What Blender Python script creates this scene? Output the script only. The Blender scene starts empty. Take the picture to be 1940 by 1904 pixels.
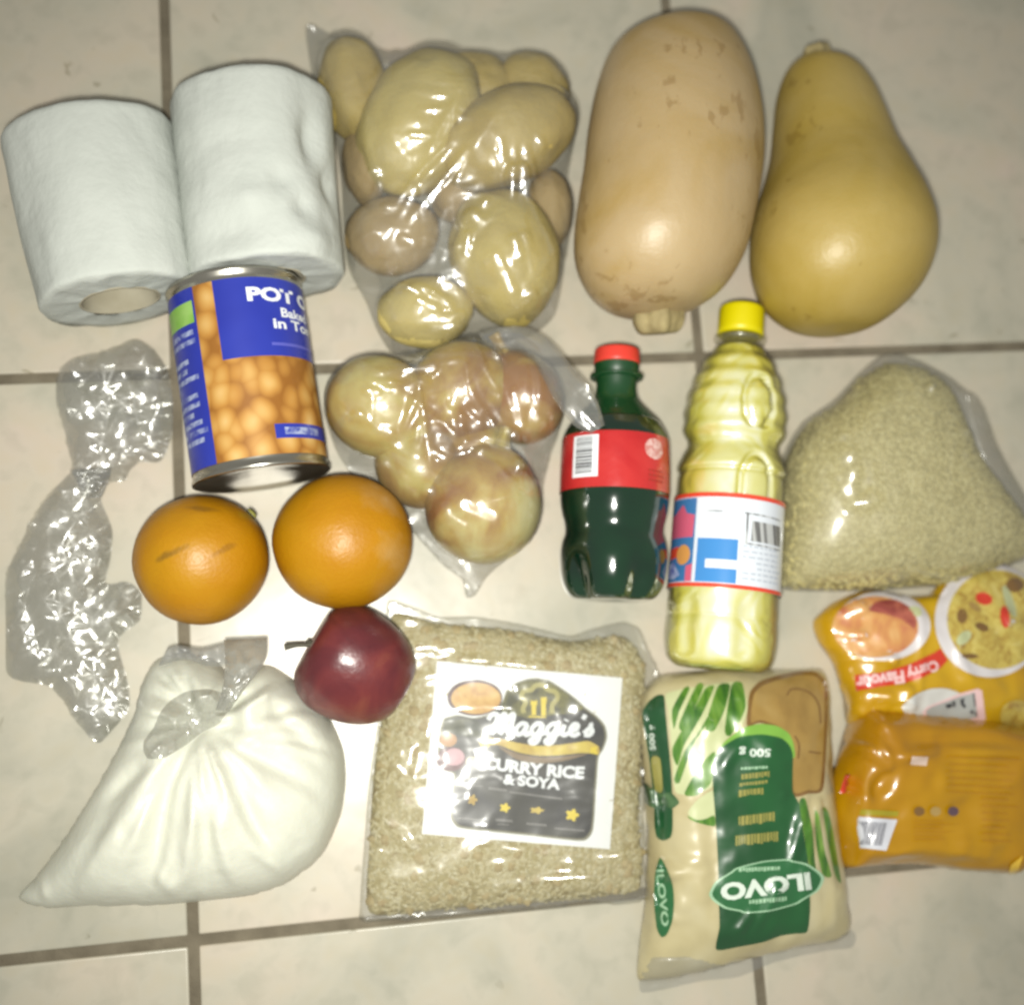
import bpy, bmesh, math, random
import numpy as np
from mathutils import Vector, Matrix, noise as mnoise
from mathutils.geometry import delaunay_2d_cdt

# ------------------------------------------------------------------ camera
SC = bpy.context.scene
COL = SC.collection
CAM_LOC = Vector((0.0876, 0.1326, 0.6223))
def _rot(a, b, c):
    return Matrix.Rotation(a, 3, 'X') @ Matrix.Rotation(b, 3, 'Y') @ Matrix.Rotation(c, 3, 'Z')
CAM_R = _rot(0.1376, -0.1488, -0.0511)
FOC = 2130.4
cam = bpy.data.objects.new('camera', bpy.data.cameras.new('camera'))
COL.objects.link(cam)
cam.matrix_world = Matrix.Translation(CAM_LOC) @ CAM_R.to_4x4()
cam.data.sensor_width = 36.0
cam.data.lens = 36.0 * FOC / 1940.0
cam.data.clip_start = 0.02
cam.data.clip_end = 20.0
cam.data.dof.use_dof = True
cam.data.dof.focus_distance = 0.548
cam.data.dof.aperture_fstop = 2.8
SC.camera = cam

# ------------------------------------------------------------------ light: a dim room and the phone's flash
world = bpy.data.worlds.new('World'); SC.world = world; world.use_nodes = True
bg = world.node_tree.nodes['Background']
bg.inputs[0].default_value = (1.0, 0.98, 0.90, 1); bg.inputs[1].default_value = 0.30
fl = bpy.data.lights.new('flash', 'SPOT'); fl.energy = 25.0; fl.spot_size = math.radians(95); fl.spot_blend = 1.0; fl.color = (1.0, 0.985, 0.91)
fl.shadow_soft_size = 0.009
flo = bpy.data.objects.new('flash', fl); COL.objects.link(flo)
flo.location = CAM_LOC + Vector((-0.010, -0.020, 0.0))
flo.rotation_euler = (CAM_R @ Vector((0.02, 0.01, -1.0))).to_track_quat('-Z', 'Y').to_euler()   # the flash points where the phone points

SC.view_settings.view_transform = 'Standard'; SC.view_settings.look = 'None'
SC.view_settings.exposure = 0.0; SC.view_settings.gamma = 1.0; SC.view_settings.use_curve_mapping = False
SC.render.engine = 'CYCLES'
SC.cycles.use_denoising = True
SC.cycles.max_bounces = 10; SC.cycles.transparent_max_bounces = 40
SC.cycles.caustics_reflective = False; SC.cycles.caustics_refractive = False
SC.cycles.sample_clamp_indirect = 6.0
SC.cycles.filter_width = 2.6

# ------------------------------------------------------------------ helpers: measuring on the floor plan
def ray(px, py):
    return (CAM_R @ Vector(((px - 970) / FOC, -(py - 952) / FOC, -1.0))).normalized()
def P(px, py, z=0.0):
    d = ray(px, py); t = (z - CAM_LOC.z) / d.z
    return CAM_LOC + d * t
def Z(x0, y0, s):                      # measured on an enlargement of the photograph
    return lambda x, y: ((x0 + x / s) / 1.97938, (y0 + y / s) / 1.97938)

# ------------------------------------------------------------------ helpers: objects
def tag(o, label=None, cat=None, group=None, kind=None):
    if label: o['label'] = label
    if cat: o['category'] = cat
    if group: o['group'] = group
    if kind: o['kind'] = kind
    return o
def thing(name, label, cat, loc=(0, 0, 0), group=None):
    o = bpy.data.objects.new(name, None); COL.objects.link(o); o.location = loc
    o.empty_display_size = 0.02
    return tag(o, label, cat, group)
def mesh_obj(name, verts, faces, mat, parent=None, smooth=True, uvs=None):
    me = bpy.data.meshes.new(name)
    me.from_pydata([tuple(v) for v in verts], [], faces)
    me.update()
    if smooth: me.polygons.foreach_set('use_smooth', [True] * len(me.polygons))
    if mat: me.materials.append(mat)
    o = bpy.data.objects.new(name, me); COL.objects.link(o)
    if parent is not None:
        o.parent = parent
        o.matrix_parent_inverse = Matrix.Translation(parent.location).inverted()
    return o

# ------------------------------------------------------------------ helpers: materials
def nt(m): return m.node_tree.nodes, m.node_tree.links
def mat(name, col, rough=0.5, spec=0.5, coat=0.0, coat_rough=0.1, metal=0.0, var=None, bump=None, sss=0.0, bump2=None, alpha=1.0):
    """col: base colour; var=(scale, detail, distortion, [(pos, col), ...], stretch) mottles it; bump=(scale, detail, distance)."""
    m = bpy.data.materials.new(name); m.use_nodes = True
    N, L = nt(m); b = N['Principled BSDF']
    b.inputs['Base Color'].default_value = (*col, 1)
    b.inputs['Roughness'].default_value = rough
    b.inputs['Specular IOR Level'].default_value = spec
    b.inputs['Metallic'].default_value = metal
    b.inputs['Coat Weight'].default_value = coat; b.inputs['Coat Roughness'].default_value = coat_rough
    b.inputs['Alpha'].default_value = alpha
    if sss: 
        b.inputs['Subsurface Weight'].default_value = sss; b.inputs['Subsurface Radius'].default_value = (0.006, 0.004, 0.002)
        b.inputs['Subsurface Scale'].default_value = 1.0
    tc = N.new('ShaderNodeTexCoord')
    if var:
        sc, det, dis, stops = var[:4]
        n = N.new('ShaderNodeTexNoise'); n.inputs['Scale'].default_value = sc; n.inputs['Detail'].default_value = det
        n.inputs['Distortion'].default_value = dis
        if len(var) > 4:
            mp = N.new('ShaderNodeMapping'); mp.inputs['Scale'].default_value = var[4]
            L.new(tc.outputs['Object'], mp.inputs[0]); L.new(mp.outputs[0], n.inputs[0])
        else: L.new(tc.outputs['Object'], n.inputs[0])
        r = N.new('ShaderNodeValToRGB'); e = r.color_ramp.elements
        while len(e) < len(stops): e.new(0.5)
        for k, (p, c) in enumerate(stops): e[k].position = p; e[k].color = (*c, 1)
        L.new(n.outputs[0], r.inputs[0]); L.new(r.outputs[0], b.inputs['Base Color'])
    prev = None
    for bp in (bump, bump2):
        if not bp: continue
        n = N.new('ShaderNodeTexNoise'); n.inputs['Scale'].default_value = bp[0]; n.inputs['Detail'].default_value = bp[1]
        L.new(tc.outputs['Object'], n.inputs[0])
        k = N.new('ShaderNodeBump'); k.inputs['Distance'].default_value = bp[2]; k.inputs['Strength'].default_value = 1.0
        L.new(n.outputs[0], k.inputs['Height'])
        if prev: L.new(prev.outputs[0], k.inputs['Normal'])
        L.new(k.outputs[0], b.inputs['Normal']); L.new(k.outputs[0], b.inputs['Coat Normal']); prev = k
    return m
def tone(m, *f):
    """scale a material's own colour"""
    f = f if len(f) == 3 else (f[0],)*3
    for n in m.node_tree.nodes:
        if n.type == 'VALTORGB':
            for e in n.color_ramp.elements: e.color = (e.color[0]*f[0], e.color[1]*f[1], e.color[2]*f[2], 1)
        if n.type == 'BSDF_PRINCIPLED':
            c = n.inputs['Base Color'].default_value; n.inputs['Base Color'].default_value = (c[0]*f[0], c[1]*f[1], c[2]*f[2], 1)
    return m
def film(name, tint=0.92, rough=0.14, haze=0.05, refl=1.0, bumps=((36, 1, 0.0032), (95, 1, 0.0007)), hazecol=(0.8, 0.82, 0.8), sheen=0.045):
    m = bpy.data.materials.new(name); m.use_nodes = True
    N, L = nt(m); N.remove(N['Principled BSDF']); out = N['Material Output']
    tc = N.new('ShaderNodeTexCoord'); prev = None
    for sc, det, dist in bumps:
        n = N.new('ShaderNodeTexNoise'); n.inputs['Scale'].default_value = sc; n.inputs['Detail'].default_value = det
        n.inputs['Distortion'].default_value = 0.6
        if dist < 0: n.noise_type = 'RIDGED_MULTIFRACTAL'; n.inputs['Lacunarity'].default_value = 2.2; n.inputs['Gain'].default_value = 1.5; n.normalize = False; dist = -dist
        L.new(tc.outputs['Object'], n.inputs[0])
        k = N.new('ShaderNodeBump'); k.inputs['Distance'].default_value = dist
        L.new(n.outputs[0], k.inputs['Height'])
        if prev: L.new(prev.outputs[0], k.inputs['Normal'])
        prev = k
    t = N.new('ShaderNodeBsdfTransparent'); t.inputs[0].default_value = (tint, tint, tint * 0.985, 1)
    d = N.new('ShaderNodeBsdfDiffuse'); d.inputs[0].default_value = (*hazecol, 1)
    g = N.new('ShaderNodeBsdfGlossy'); g.inputs['Roughness'].default_value = rough
    fr = N.new('ShaderNodeLayerWeight'); pw = N.new('ShaderNodeMath'); pw.operation = 'POWER'; pw.inputs[1].default_value = 4.0
    L.new(fr.outputs['Facing'], pw.inputs[0])
    mu = N.new('ShaderNodeMath'); mu.operation = 'MULTIPLY_ADD'; mu.inputs[1].default_value = 0.20; mu.inputs[2].default_value = 0.045*refl; mu.use_clamp = True
    L.new(pw.outputs[0], mu.inputs[0])
    if prev: L.new(prev.outputs[0], g.inputs['Normal'])
    a = N.new('ShaderNodeMixShader'); a.inputs[0].default_value = haze
    L.new(t.outputs[0], a.inputs[1]); L.new(d.outputs[0], a.inputs[2])
    c = N.new('ShaderNodeMixShader'); L.new(mu.outputs[0], c.inputs[0])
    L.new(a.outputs[0], c.inputs[1]); L.new(g.outputs[0], c.inputs[2])
    g3 = N.new('ShaderNodeBsdfGlossy'); g3.inputs['Roughness'].default_value = 0.42
    if prev: L.new(prev.outputs[0], g3.inputs['Normal'])
    w = N.new('ShaderNodeMixShader'); w.inputs[0].default_value = sheen; L.new(c.outputs[0], w.inputs[1]); L.new(g3.outputs[0], w.inputs[2])
    L.new(w.outputs[0], out.inputs['Surface'])
    return m

# ------------------------------------------------------------------ helpers: noise, outlines, height fields
def _hash(ix, iy, seed):
    h = (ix * 374761393 + iy * 668265263 + seed * 974634541) & 0xffffffff
    h = ((h ^ (h >> 13)) * 1274126177) & 0xffffffff
    return ((h ^ (h >> 16)) & 0xffff) / 65535.0
def vnoise(x, y, seed=0):
    x = np.asarray(x, float); y = np.asarray(y, float)
    ix = np.floor(x).astype(np.int64); iy = np.floor(y).astype(np.int64)
    fx = x - ix; fy = y - iy; fx = fx * fx * (3 - 2 * fx); fy = fy * fy * (3 - 2 * fy)
    a = _hash(ix, iy, seed); b = _hash(ix + 1, iy, seed); c = _hash(ix, iy + 1, seed); d = _hash(ix + 1, iy + 1, seed)
    return (a * (1 - fx) + b * fx) * (1 - fy) + (c * (1 - fx) + d * fx) * fy
def fbm(x, y, seed=0, oct=3):
    s = 0; a = 0.5
    for k in range(oct): s = s + a * vnoise(x * 2**k + 13.7 * k, y * 2**k - 7.1 * k, seed + k); a *= 0.5
    return s
def ridged(x, y, seed=0, oct=3):
    s = 0; a = 0.6
    for k in range(oct):
        n = 1 - np.abs(2 * vnoise(x * 1.9**k + 3.3 * k, y * 1.9**k + 5.1 * k, seed + k) - 1)
        s = s + a * n**2.2; a *= 0.5
    return s
def smooth_closed(pts, step, tension=0.5):
    pts = [Vector((p[0], p[1])) for p in pts]; n = len(pts); out = []
    for i in range(n):
        p0, p1, p2, p3 = pts[i - 1], pts[i], pts[(i + 1) % n], pts[(i + 2) % n]
        k = max(1, int(round((p2 - p1).length / step)))
        for j in range(k):
            t = j / k; t2 = t * t; t3 = t2 * t
            m1 = (p2 - p0) * tension * 0.7; m2 = (p3 - p1) * tension * 0.7
            out.append(p1 * (2*t3 - 3*t2 + 1) + m1 * (t3 - 2*t2 + t) + p2 * (-2*t3 + 3*t2) + m2 * (t3 - t2))
    return out
def smooth_open(pts, k=8):
    pts = [Vector(p) for p in pts]; n = len(pts); out = []
    for i in range(n - 1):
        p0 = pts[max(0, i - 1)]; p1 = pts[i]; p2 = pts[i + 1]; p3 = pts[min(n - 1, i + 2)]
        for j in range(k):
            t = j / k; t2 = t*t; t3 = t2*t
            out.append(0.5 * ((2*p1) + (p2 - p0)*t + (2*p0 - 5*p1 + 4*p2 - p3)*t2 + (3*p1 - p0 - 3*p2 + p3)*t3))
    out.append(pts[-1]); return out
def inside(poly, X, Y):
    px = np.array([p[0] for p in poly]); py = np.array([p[1] for p in poly])
    r = np.zeros(X.shape, bool); j = len(px) - 1
    for i in range(len(px)):
        c = ((py[i] > Y) != (py[j] > Y))
        with np.errstate(divide='ignore', invalid='ignore'):
            xi = (px[j] - px[i]) * (Y - py[i]) / (py[j] - py[i]) + px[i]
        r ^= c & (X < xi); j = i
    return r
def segdist(X, Y, a, b):
    ax, ay = a[0], a[1]; dx, dy = b[0] - ax, b[1] - ay; L2 = dx*dx + dy*dy + 1e-12
    t = np.clip(((X - ax) * dx + (Y - ay) * dy) / L2, 0, 1)
    return np.hypot(X - ax - t * dx, Y - ay - t * dy), t
class Field:
    """height of a bag's surface over the floor, on a grid"""
    def __init__(s, poly, h=0.0015, base=0.001):
        s.poly = poly; s.h = h; s.base = base
        s.x0 = min(p[0] for p in poly) - 3*h; s.y0 = min(p[1] for p in poly) - 3*h
        nx = int((max(p[0] for p in poly) - s.x0) / h) + 4; ny = int((max(p[1] for p in poly) - s.y0) / h) + 4
        s.X, s.Y = np.meshgrid(s.x0 + h * np.arange(nx), s.y0 + h * np.arange(ny))
        s.m = inside(poly, s.X, s.Y); s.z = np.where(s.m, base, base)
        s.edge = np.full(s.X.shape, 9.0)
        for i in range(len(poly)):
            s.edge = np.minimum(s.edge, segdist(s.X, s.Y, poly[i - 1], poly[i])[0])
        s.edge = np.where(s.m, s.edge, 0)
    def pillow(s, top, power=0.5, it=1500):
        phi = np.zeros(s.X.shape)
        w = s.m
        for _ in range(it):
            a = 0.25 * (np.roll(phi, 1, 0) + np.roll(phi, -1, 0) + np.roll(phi, 1, 1) + np.roll(phi, -1, 1)) + s.h**2
            phi = np.where(w, a, 0)
        s.z = s.base + top * (phi / phi.max())**power * s.m
        return s
    def slab(s, top, round_r):
        e = np.clip(s.edge / round_r, 0, 1)
        s.z = s.base + top * np.sqrt(np.clip(1 - (1 - e)**2, 0, 1))
        return s
    def membrane(s, obs, it=2500, sag=0.0):
        obs = np.where(s.m, obs, s.base); z = np.maximum(obs, s.base)
        for _ in range(it):
            a = 0.25 * (np.roll(z, 1, 0) + np.roll(z, -1, 0) + np.roll(z, 1, 1) + np.roll(z, -1, 1)) - sag
            z = np.where(s.m, np.maximum(a, obs), s.base)
        s.z = z; return s
    def folds(s, freq, amp, seed, power=7, stretch=(1.0, 1.0), ang=0.0, r=0.008):
        ca, sa = math.cos(ang), math.sin(ang); u = (s.X*ca + s.Y*sa)*freq*stretch[0]; v = (-s.X*sa + s.Y*ca)*freq*stretch[1]
        wx = vnoise(u*0.7 + 31, v*0.7, seed + 5); n = 1 - np.abs(2*vnoise(u + wx, v - wx, seed) - 1)
        k = vnoise(u*0.6 + 5, v*0.6 + 9, seed + 11)
        s.z = s.z + amp*n**power*np.clip(k*1.8 - 0.5, 0, 1)*s.fade(r); return s
    def facet(s, a, b, w=0.0014, lift=0.0012, z0=0.03, tilt=(0.0, 0.0)):
        """a pulled flat fold of film lying square to the viewer's side"""
        m = ((a[0]+b[0])/2, (a[1]+b[1])/2); z = z0
        for _ in range(5):
            p = P(m[0], m[1], z); z = float(s.at(p.x, p.y)) + lift
        v = (CAM_LOC*0.5 + flo.location*0.5) - p; gx, gy = -v.x/v.z + tilt[0], -v.y/v.z + tilt[1]
        pa = P(a[0], a[1], z); pb = P(b[0], b[1], z); d, t = segdist(s.X, s.Y, pa, pb)
        pl = z + gx*(s.X - p.x) + gy*(s.Y - p.y) - 1.1*np.maximum(0, d - w)
        ok = (d < w*3) & s.m
        s.z = np.where(ok, np.maximum(s.z, np.minimum(pl, s.z + 0.006)), s.z); return s
    def facets(s, conv, rows, **kw):
        for (x0, y0, x1, y1, w) in rows: s.facet(conv(x0, y0), conv(x1, y1), w, **kw)
        return s
    def fade(s, r): return np.clip(s.edge / r, 0, 1)
    def crease(s, a, b, amp, w, z=0.02):
        a = P(a[0], a[1], z); b = P(b[0], b[1], z)
        d, t = segdist(s.X, s.Y, a, b)
        s.z = s.z + amp * np.exp(-(d / w)**2) * np.sin(np.pi * np.clip(t, 0.02, 0.98))**0.6 * s.fade(0.006)
        return s
    def blur(s, n):
        for _ in range(n):
            z = s.z
            a = 0.2 * (z + np.roll(z, 1, 0) + np.roll(z, -1, 0) + np.roll(z, 1, 1) + np.roll(z, -1, 1))
            s.z = np.where(s.m, a, s.base)
        return s
    def at(s, x, y):
        fx = np.clip((np.asarray(x) - s.x0) / s.h, 0, s.X.shape[1] - 1.001); fy = np.clip((np.asarray(y) - s.y0) / s.h, 0, s.X.shape[0] - 1.001)
        ix = fx.astype(int); iy = fy.astype(int); fx = fx - ix; fy = fy - iy; z = s.z
        return (z[iy, ix] * (1-fx) + z[iy, ix+1] * fx) * (1-fy) + (z[iy+1, ix] * (1-fx) + z[iy+1, ix+1] * fx) * fy
def tri_fill(poly, step, jitter=0.25, seed=1):
    """triangles filling a closed outline, with points spread inside"""
    n = len(poly); xs = [p[0] for p in poly]; ys = [p[1] for p in poly]
    gx = np.arange(min(xs), max(xs), step); gy = np.arange(min(ys), max(ys), step * 0.87)
    X, Y = np.meshgrid(gx, gy); X = X + (np.arange(len(gy)) % 2)[:, None] * step * 0.5
    rng = np.random.RandomState(seed)
    X = X + (rng.rand(*X.shape) - .5) * step * jitter; Y = Y + (rng.rand(*X.shape) - .5) * step * jitter
    ok = inside(poly, X, Y); X = X[ok]; Y = Y[ok]
    if len(X):
        d = np.full(X.shape, 9.0)
        for i in range(n): d = np.minimum(d, segdist(X, Y, poly[i-1], poly[i])[0])
        ok = d > step * 0.45; X = X[ok]; Y = Y[ok]
    vs = [Vector((p[0], p[1])) for p in poly] + [Vector((a, b)) for a, b in zip(X, Y)]
    r = delaunay_2d_cdt(vs, [], [list(range(n))], 1, 1e-7)
    return r[0], [list(f) for f in r[2]]
def bag_sheet(name, F, mat, parent, step=0.0022, lift=0.0, poly=None, closed=True, keep=None):
    poly = poly or F.poly
    v, f = tri_fill(poly, step)
    x = np.array([a[0] for a in v]); y = np.array([a[1] for a in v]); z = F.at(x, y) + lift
    verts = list(zip(x, y, z)); faces = [list(k) for k in f]
    if closed:                                     # the underside, lying on the floor
        n = len(verts); verts += [(a, b, 0.0007) for a, b in zip(x, y)]
        faces += [[i + n for i in reversed(k)] for k in f]
        cnt = {}
        for k in f:
            for i in range(len(k)):
                e = (k[i], k[(i+1) % len(k)]); cnt[e] = 1
        for (a, b) in cnt:
            if (b, a) not in cnt: faces.append([b, a, a + n, b + n])
    return mesh_obj(name, verts, faces, mat, parent)
def on_field(F, off):
    def f(px, py):
        z = 0.02
        for _ in range(6):
            p = P(px, py, z); z = float(F.at(p.x, p.y)) + off
        return P(px, py, z)
    return f
def outline(pts, z, step=0.002):
    return smooth_closed([P(a, b, z).xy for a, b in pts], step)

# printing on surfaces: an outline or lettering laid on the surface by a mapper (px, py) -> point
def patch(name, pts, mapper, mat, parent, step=8, smooth=True):
    poly = smooth_closed(pts, step * 0.8) if smooth else densify(pts, step)
    v, f = tri_fill(poly, step)
    return mesh_obj(name, [mapper(a[0], a[1]) for a in v], [list(reversed(k)) for k in f], mat, parent)
def densify(pts, step):
    out = []
    for i in range(len(pts)):
        a = Vector(pts[i]); b = Vector(pts[(i+1) % len(pts)]); k = max(1, int((b - a).length / step))
        out += [a.lerp(b, j / k) for j in range(k)]
    return out
def oval(cx, cy, rx, ry, rot=0.0, n=40, pinch=0.0):
    out = []
    for i in range(n):
        t = 2*math.pi*i/n; r = 1 - pinch * abs(math.sin(t))**2 * 0.0
        x = math.copysign(abs(math.cos(t))**(1 - pinch), math.cos(t)) * rx; y = math.sin(t) * ry
        if pinch: x = math.cos(t) * rx; y = math.copysign(abs(math.sin(t))**(1 + pinch), math.sin(t)) * ry
        out.append((cx + x*math.cos(rot) - y*math.sin(rot), cy + x*math.sin(rot) + y*math.cos(rot)))
    return out
def text_tris(s, bold=0.0, shear=0.0, spacing=1.0):
    cu = bpy.data.curves.new('t', 'FONT'); cu.body = s; cu.size = 1.0; cu.offset = bold; cu.shear = shear
    cu.space_character = spacing; cu.resolution_u = 3; cu.align_x = 'CENTER'; cu.align_y = 'CENTER'
    ob = bpy.data.objects.new('t', cu); COL.objects.link(ob)
    me = bpy.data.meshes.new_from_object(ob.evaluated_get(bpy.context.evaluated_depsgraph_get()))
    v = [(a.co.x, a.co.y) for a in me.vertices]; f = [list(p.vertices) for p in me.polygons]
    bpy.data.objects.remove(ob); bpy.data.curves.remove(cu); bpy.data.meshes.remove(me)
    return v, f
def lettering(name, s, cx, cy, width, height, ang, mapper, mat, parent, bold=0.02, shear=0.0, spacing=1.0, arch=0.0):
    """lettering centred at (cx, cy), fitted to width x height, turned by ang degrees"""
    v, f = text_tris(s, bold, shear, spacing)
    xs = [a[0] for a in v]; ys = [a[1] for a in v]
    sx = width / (max(xs) - min(xs)); sy = height / (max(ys) - min(ys)); mx = (max(xs)+min(xs))/2; my = (max(ys)+min(ys))/2
    ca, sa = math.cos(math.radians(ang)), math.sin(math.radians(ang)); out = []
    for x, y in v:
        x = (x - mx) * sx; y = -(y - my) * sy
        y += arch * ((2*x/width)**2)
        out.append(mapper(cx + x*ca - y*sa, cy + x*sa + y*ca))
    return mesh_obj(name, out, [list(reversed(k)) for k in f], mat, parent, smooth=False)
def bars(name, rects, mapper, mat, parent, sub=6):
    """little printed rectangles (corner, corner in order) joined into one print"""
    vs = []; fs = []
    for q in rects:
        n = len(vs)
        for i in range(sub + 1):
            t = i / sub
            a = Vector(q[0]).lerp(Vector(q[1]), t); b = Vector(q[3]).lerp(Vector(q[2]), t)
            vs += [mapper(a[0], a[1]), mapper(b[0], b[1])]
        for i in range(sub): fs.append([n+2*i, n+2*i+1, n+2*i+3, n+2*i+2])
    return mesh_obj(name, vs, fs, mat, parent, smooth=False)
def strokes(name, lines, width, mapper, mat, parent):
    vs = []; fs = []
    for q in lines:
        q = [Vector(a) for a in q]; n = len(vs)
        for i, a in enumerate(q):
            d = (q[min(i+1, len(q)-1)] - q[max(i-1, 0)]); d = d.normalized() if d.length else Vector((1, 0))
            nn = Vector((-d.y, d.x)) * width / 2
            vs += [mapper(*(a + nn)), mapper(*(a - nn))]
        for i in range(len(q) - 1): fs.append([n+2*i, n+2*i+1, n+2*i+3, n+2*i+2])
    return mesh_obj(name, vs, fs, mat, parent, smooth=False)

# lathes: profile [(t, r)] along an axis a -> b
def lathe(name, a, b, prof, mat, parent=None, seg=48, mod=None, up=Vector((0, 0, 1)), caps=True, cut=None, sub=4):
    a = Vector(a); b = Vector(b); ax = (b - a); L = ax.length; ax.normalize()
    side = ax.cross(up).normalized(); nrm = side.cross(ax).normalized()
    if sub > 1: prof = [tuple(p) for p in smooth_open([Vector(p) for p in prof], sub)]
    vs = []; fs = []
    for (t, r) in prof:
        for k in range(seg):
            th = 2*math.pi*k/seg
            rr = r if mod is None else mod(t, th, r)
            vs.append(a + ax*(t*L) + side*(rr*math.sin(th)) + nrm*(rr*math.cos(th)))
    for i in range(len(prof) - 1):
        for k in range(seg):
            k2 = (k+1) % seg; fs.append([i*seg+k, (i+1)*seg+k, (i+1)*seg+k2, i*seg+k2])
    if caps:
        fs.append(list(range(seg))); fs.append(list(reversed(range((len(prof)-1)*seg, len(prof)*seg))))
    o = mesh_obj(name, vs, fs, mat, parent)
    bm = bmesh.new(); bm.from_mesh(o.data); bmesh.ops.recalc_face_normals(bm, faces=bm.faces); bm.to_mesh(o.data); bm.free()
    return o
class Axis:
    """surface of a lying cylinder: theta (degrees, 0 = facing up towards the viewer, + = right) and t along it"""
    def __init__(s, a, b, r):
        s.a = Vector(a); s.b = Vector(b); s.r = r; s.ax = (s.b - s.a).normalized(); s.L = (s.b - s.a).length
        mid = (s.a + s.b) / 2; v = (CAM_LOC - mid); v = (v - s.ax * v.dot(s.ax)).normalized(); s.n = v
        s.side = s.n.cross(s.ax).normalized()
        if s.side.x < 0: s.side = -s.side
    def map(s, off, r=None):
        def f(th, t):
            th = math.radians(th); rr = (r(t) if r else s.r) + off
            return s.a + s.ax*(t*s.L) + s.side*(rr*math.sin(th)) + s.n*(rr*math.cos(th))
        return f
def wrap(name, th0, th1, t0, t1, mapper, mat, parent, nth=24, ntt=10):
    vs = []; fs = []
    for i in range(nth + 1):
        for j in range(ntt + 1): vs.append(mapper(th0 + (th1-th0)*i/nth, t0 + (t1-t0)*j/ntt))
    for i in range(nth):
        for j in range(ntt):
            n = i*(ntt+1)+j; fs.append([n, n+1, n+ntt+2, n+ntt+1])
    return mesh_obj(name, vs, fs, mat, parent)

# ================================================================== the floor
G = 0.0055
tile_mats = []
def tile_material():
    m = mat('glazed_tile', (0.5, 0.47, 0.38), rough=0.33, spec=0.6, bump=(38, 2, 0.00025), bump2=(9, 2, 0.0012))
    N, L = nt(m); b = N['Principled BSDF']
    geo = N.new('ShaderNodeNewGeometry'); oi = N.new('ShaderNodeObjectInfo')
    off = N.new('ShaderNodeVectorMath'); off.operation = 'SCALE'; off.inputs[3].default_value = 7.0
    cmb = N.new('ShaderNodeCombineXYZ'); L.new(oi.outputs['Random'], cmb.inputs[0]); L.new(oi.outputs['Random'], cmb.inputs[2])
    L.new(cmb.outputs[0], off.inputs[0])
    add = N.new('ShaderNodeVectorMath'); add.operation = 'ADD'; L.new(geo.outputs['Position'], add.inputs[0]); L.new(off.outputs[0], add.inputs[1])
    def noise_ramp(sc, det, dis, stops):
        n = N.new('ShaderNodeTexNoise'); n.inputs['Scale'].default_value = sc; n.inputs['Detail'].default_value = det; n.inputs['Distortion'].default_value = dis
        L.new(add.outputs[0], n.inputs[0])
        r = N.new('ShaderNodeValToRGB'); e = r.color_ramp.elements
        while len(e) < len(stops): e.new(.5)
        for k, (p, c) in enumerate(stops): e[k].position = p; e[k].color = (*c, 1)
        L.new(n.outputs[0], r.inputs[0]); return r
    r1 = noise_ramp(11, 4, 0.7, [(0.30, (0.345, 0.34, 0.275)), (0.45, (0.41, 0.395, 0.32)), (0.58, (0.445, 0.41, 0.33)), (0.72, (0.475, 0.415, 0.345))])
    r2 = noise_ramp(75, 3, 0.3, [(0.30, (0.90, 0.91, 0.90)), (0.5, (1, 1, 1)), (0.75, (1.0, 0.98, 0.94))])
    r3 = noise_ramp(58, 2, 1.2, [(0.0, (0.55, 0.55, 0.5)), (0.24, (0.72, 0.71, 0.66)), (0.275, (1, 1, 1))])
    mx = N.new('ShaderNodeMix'); mx.data_type = 'RGBA'; mx.blend_type = 'MULTIPLY'; mx.inputs[0].default_value = 1
    L.new(r1.outputs[0], mx.inputs[6]); L.new(r2.outputs[0], mx.inputs[7])
    mx2 = N.new('ShaderNodeMix'); mx2.data_type = 'RGBA'; mx2.blend_type = 'MULTIPLY'; mx2.inputs[0].default_value = 1
    L.new(mx.outputs[2], mx2.inputs[6]); L.new(r3.outputs[0], mx2.inputs[7])
    L.new(mx2.outputs[2], b.inputs['Base Color'])
    return m
TILE = tile_material()
for _n in TILE.node_tree.nodes:
    if _n.type == 'VALTORGB' and _n.color_ramp.elements[0].color[0] < 0.5:
        for _e in _n.color_ramp.elements: _e.color = (_e.color[0]*1.06, _e.color[1]*1.035, _e.color[2]*1.03, 1)
GROUT = mat('grout', (0.20, 0.18, 0.14), rough=0.9, spec=0.2, var=(60, 4, 0.4, [(0.3, (0.12, 0.102, 0.072)), (0.7, (0.185, 0.16, 0.115))]), bump=(400, 3, 0.0008))
TT = 0.0014                                           # joints lie this much below the glaze
grid = range(-2, 4)
fl_obj = mesh_obj('floor', [(-0.62, -0.62, -TT), (1.22, -0.62, -TT), (1.22, 1.22, -TT), (-0.62, 1.22, -TT)], [[0, 1, 2, 3]], GROUT)
tag(fl_obj, kind='structure')
def tile_mesh():
    s = 0.30 - G; bm = bmesh.new(); bmesh.ops.create_cube(bm, size=1.0)
    for v in bm.verts: v.co = Vector((v.co.x * s, v.co.y * s, (v.co.z - 0.5) * 0.006))
    ed = [e for e in bm.edges if all(v.co.z > -0.001 for v in e.verts)] + [e for e in bm.edges if abs(e.verts[0].co.z - e.verts[1].co.z) > 0.003]
    bmesh.ops.bevel(bm, geom=ed, offset=0.0011, segments=3, affect='EDGES', profile=0.5)
    me = bpy.data.meshes.new('tile'); bm.to_mesh(me); bm.free(); me.materials.append(TILE)
    for p in me.polygons: p.use_smooth = abs(p.normal.z) < 0.99
    return me
TM = tile_mesh()
for i in grid:
    for j in grid:
        o = bpy.data.objects.new('tile', TM); COL.objects.link(o); o.parent = fl_obj
        o.location = (0.15 + 0.3*i, 0.15 + 0.3*j, 0.0)

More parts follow.
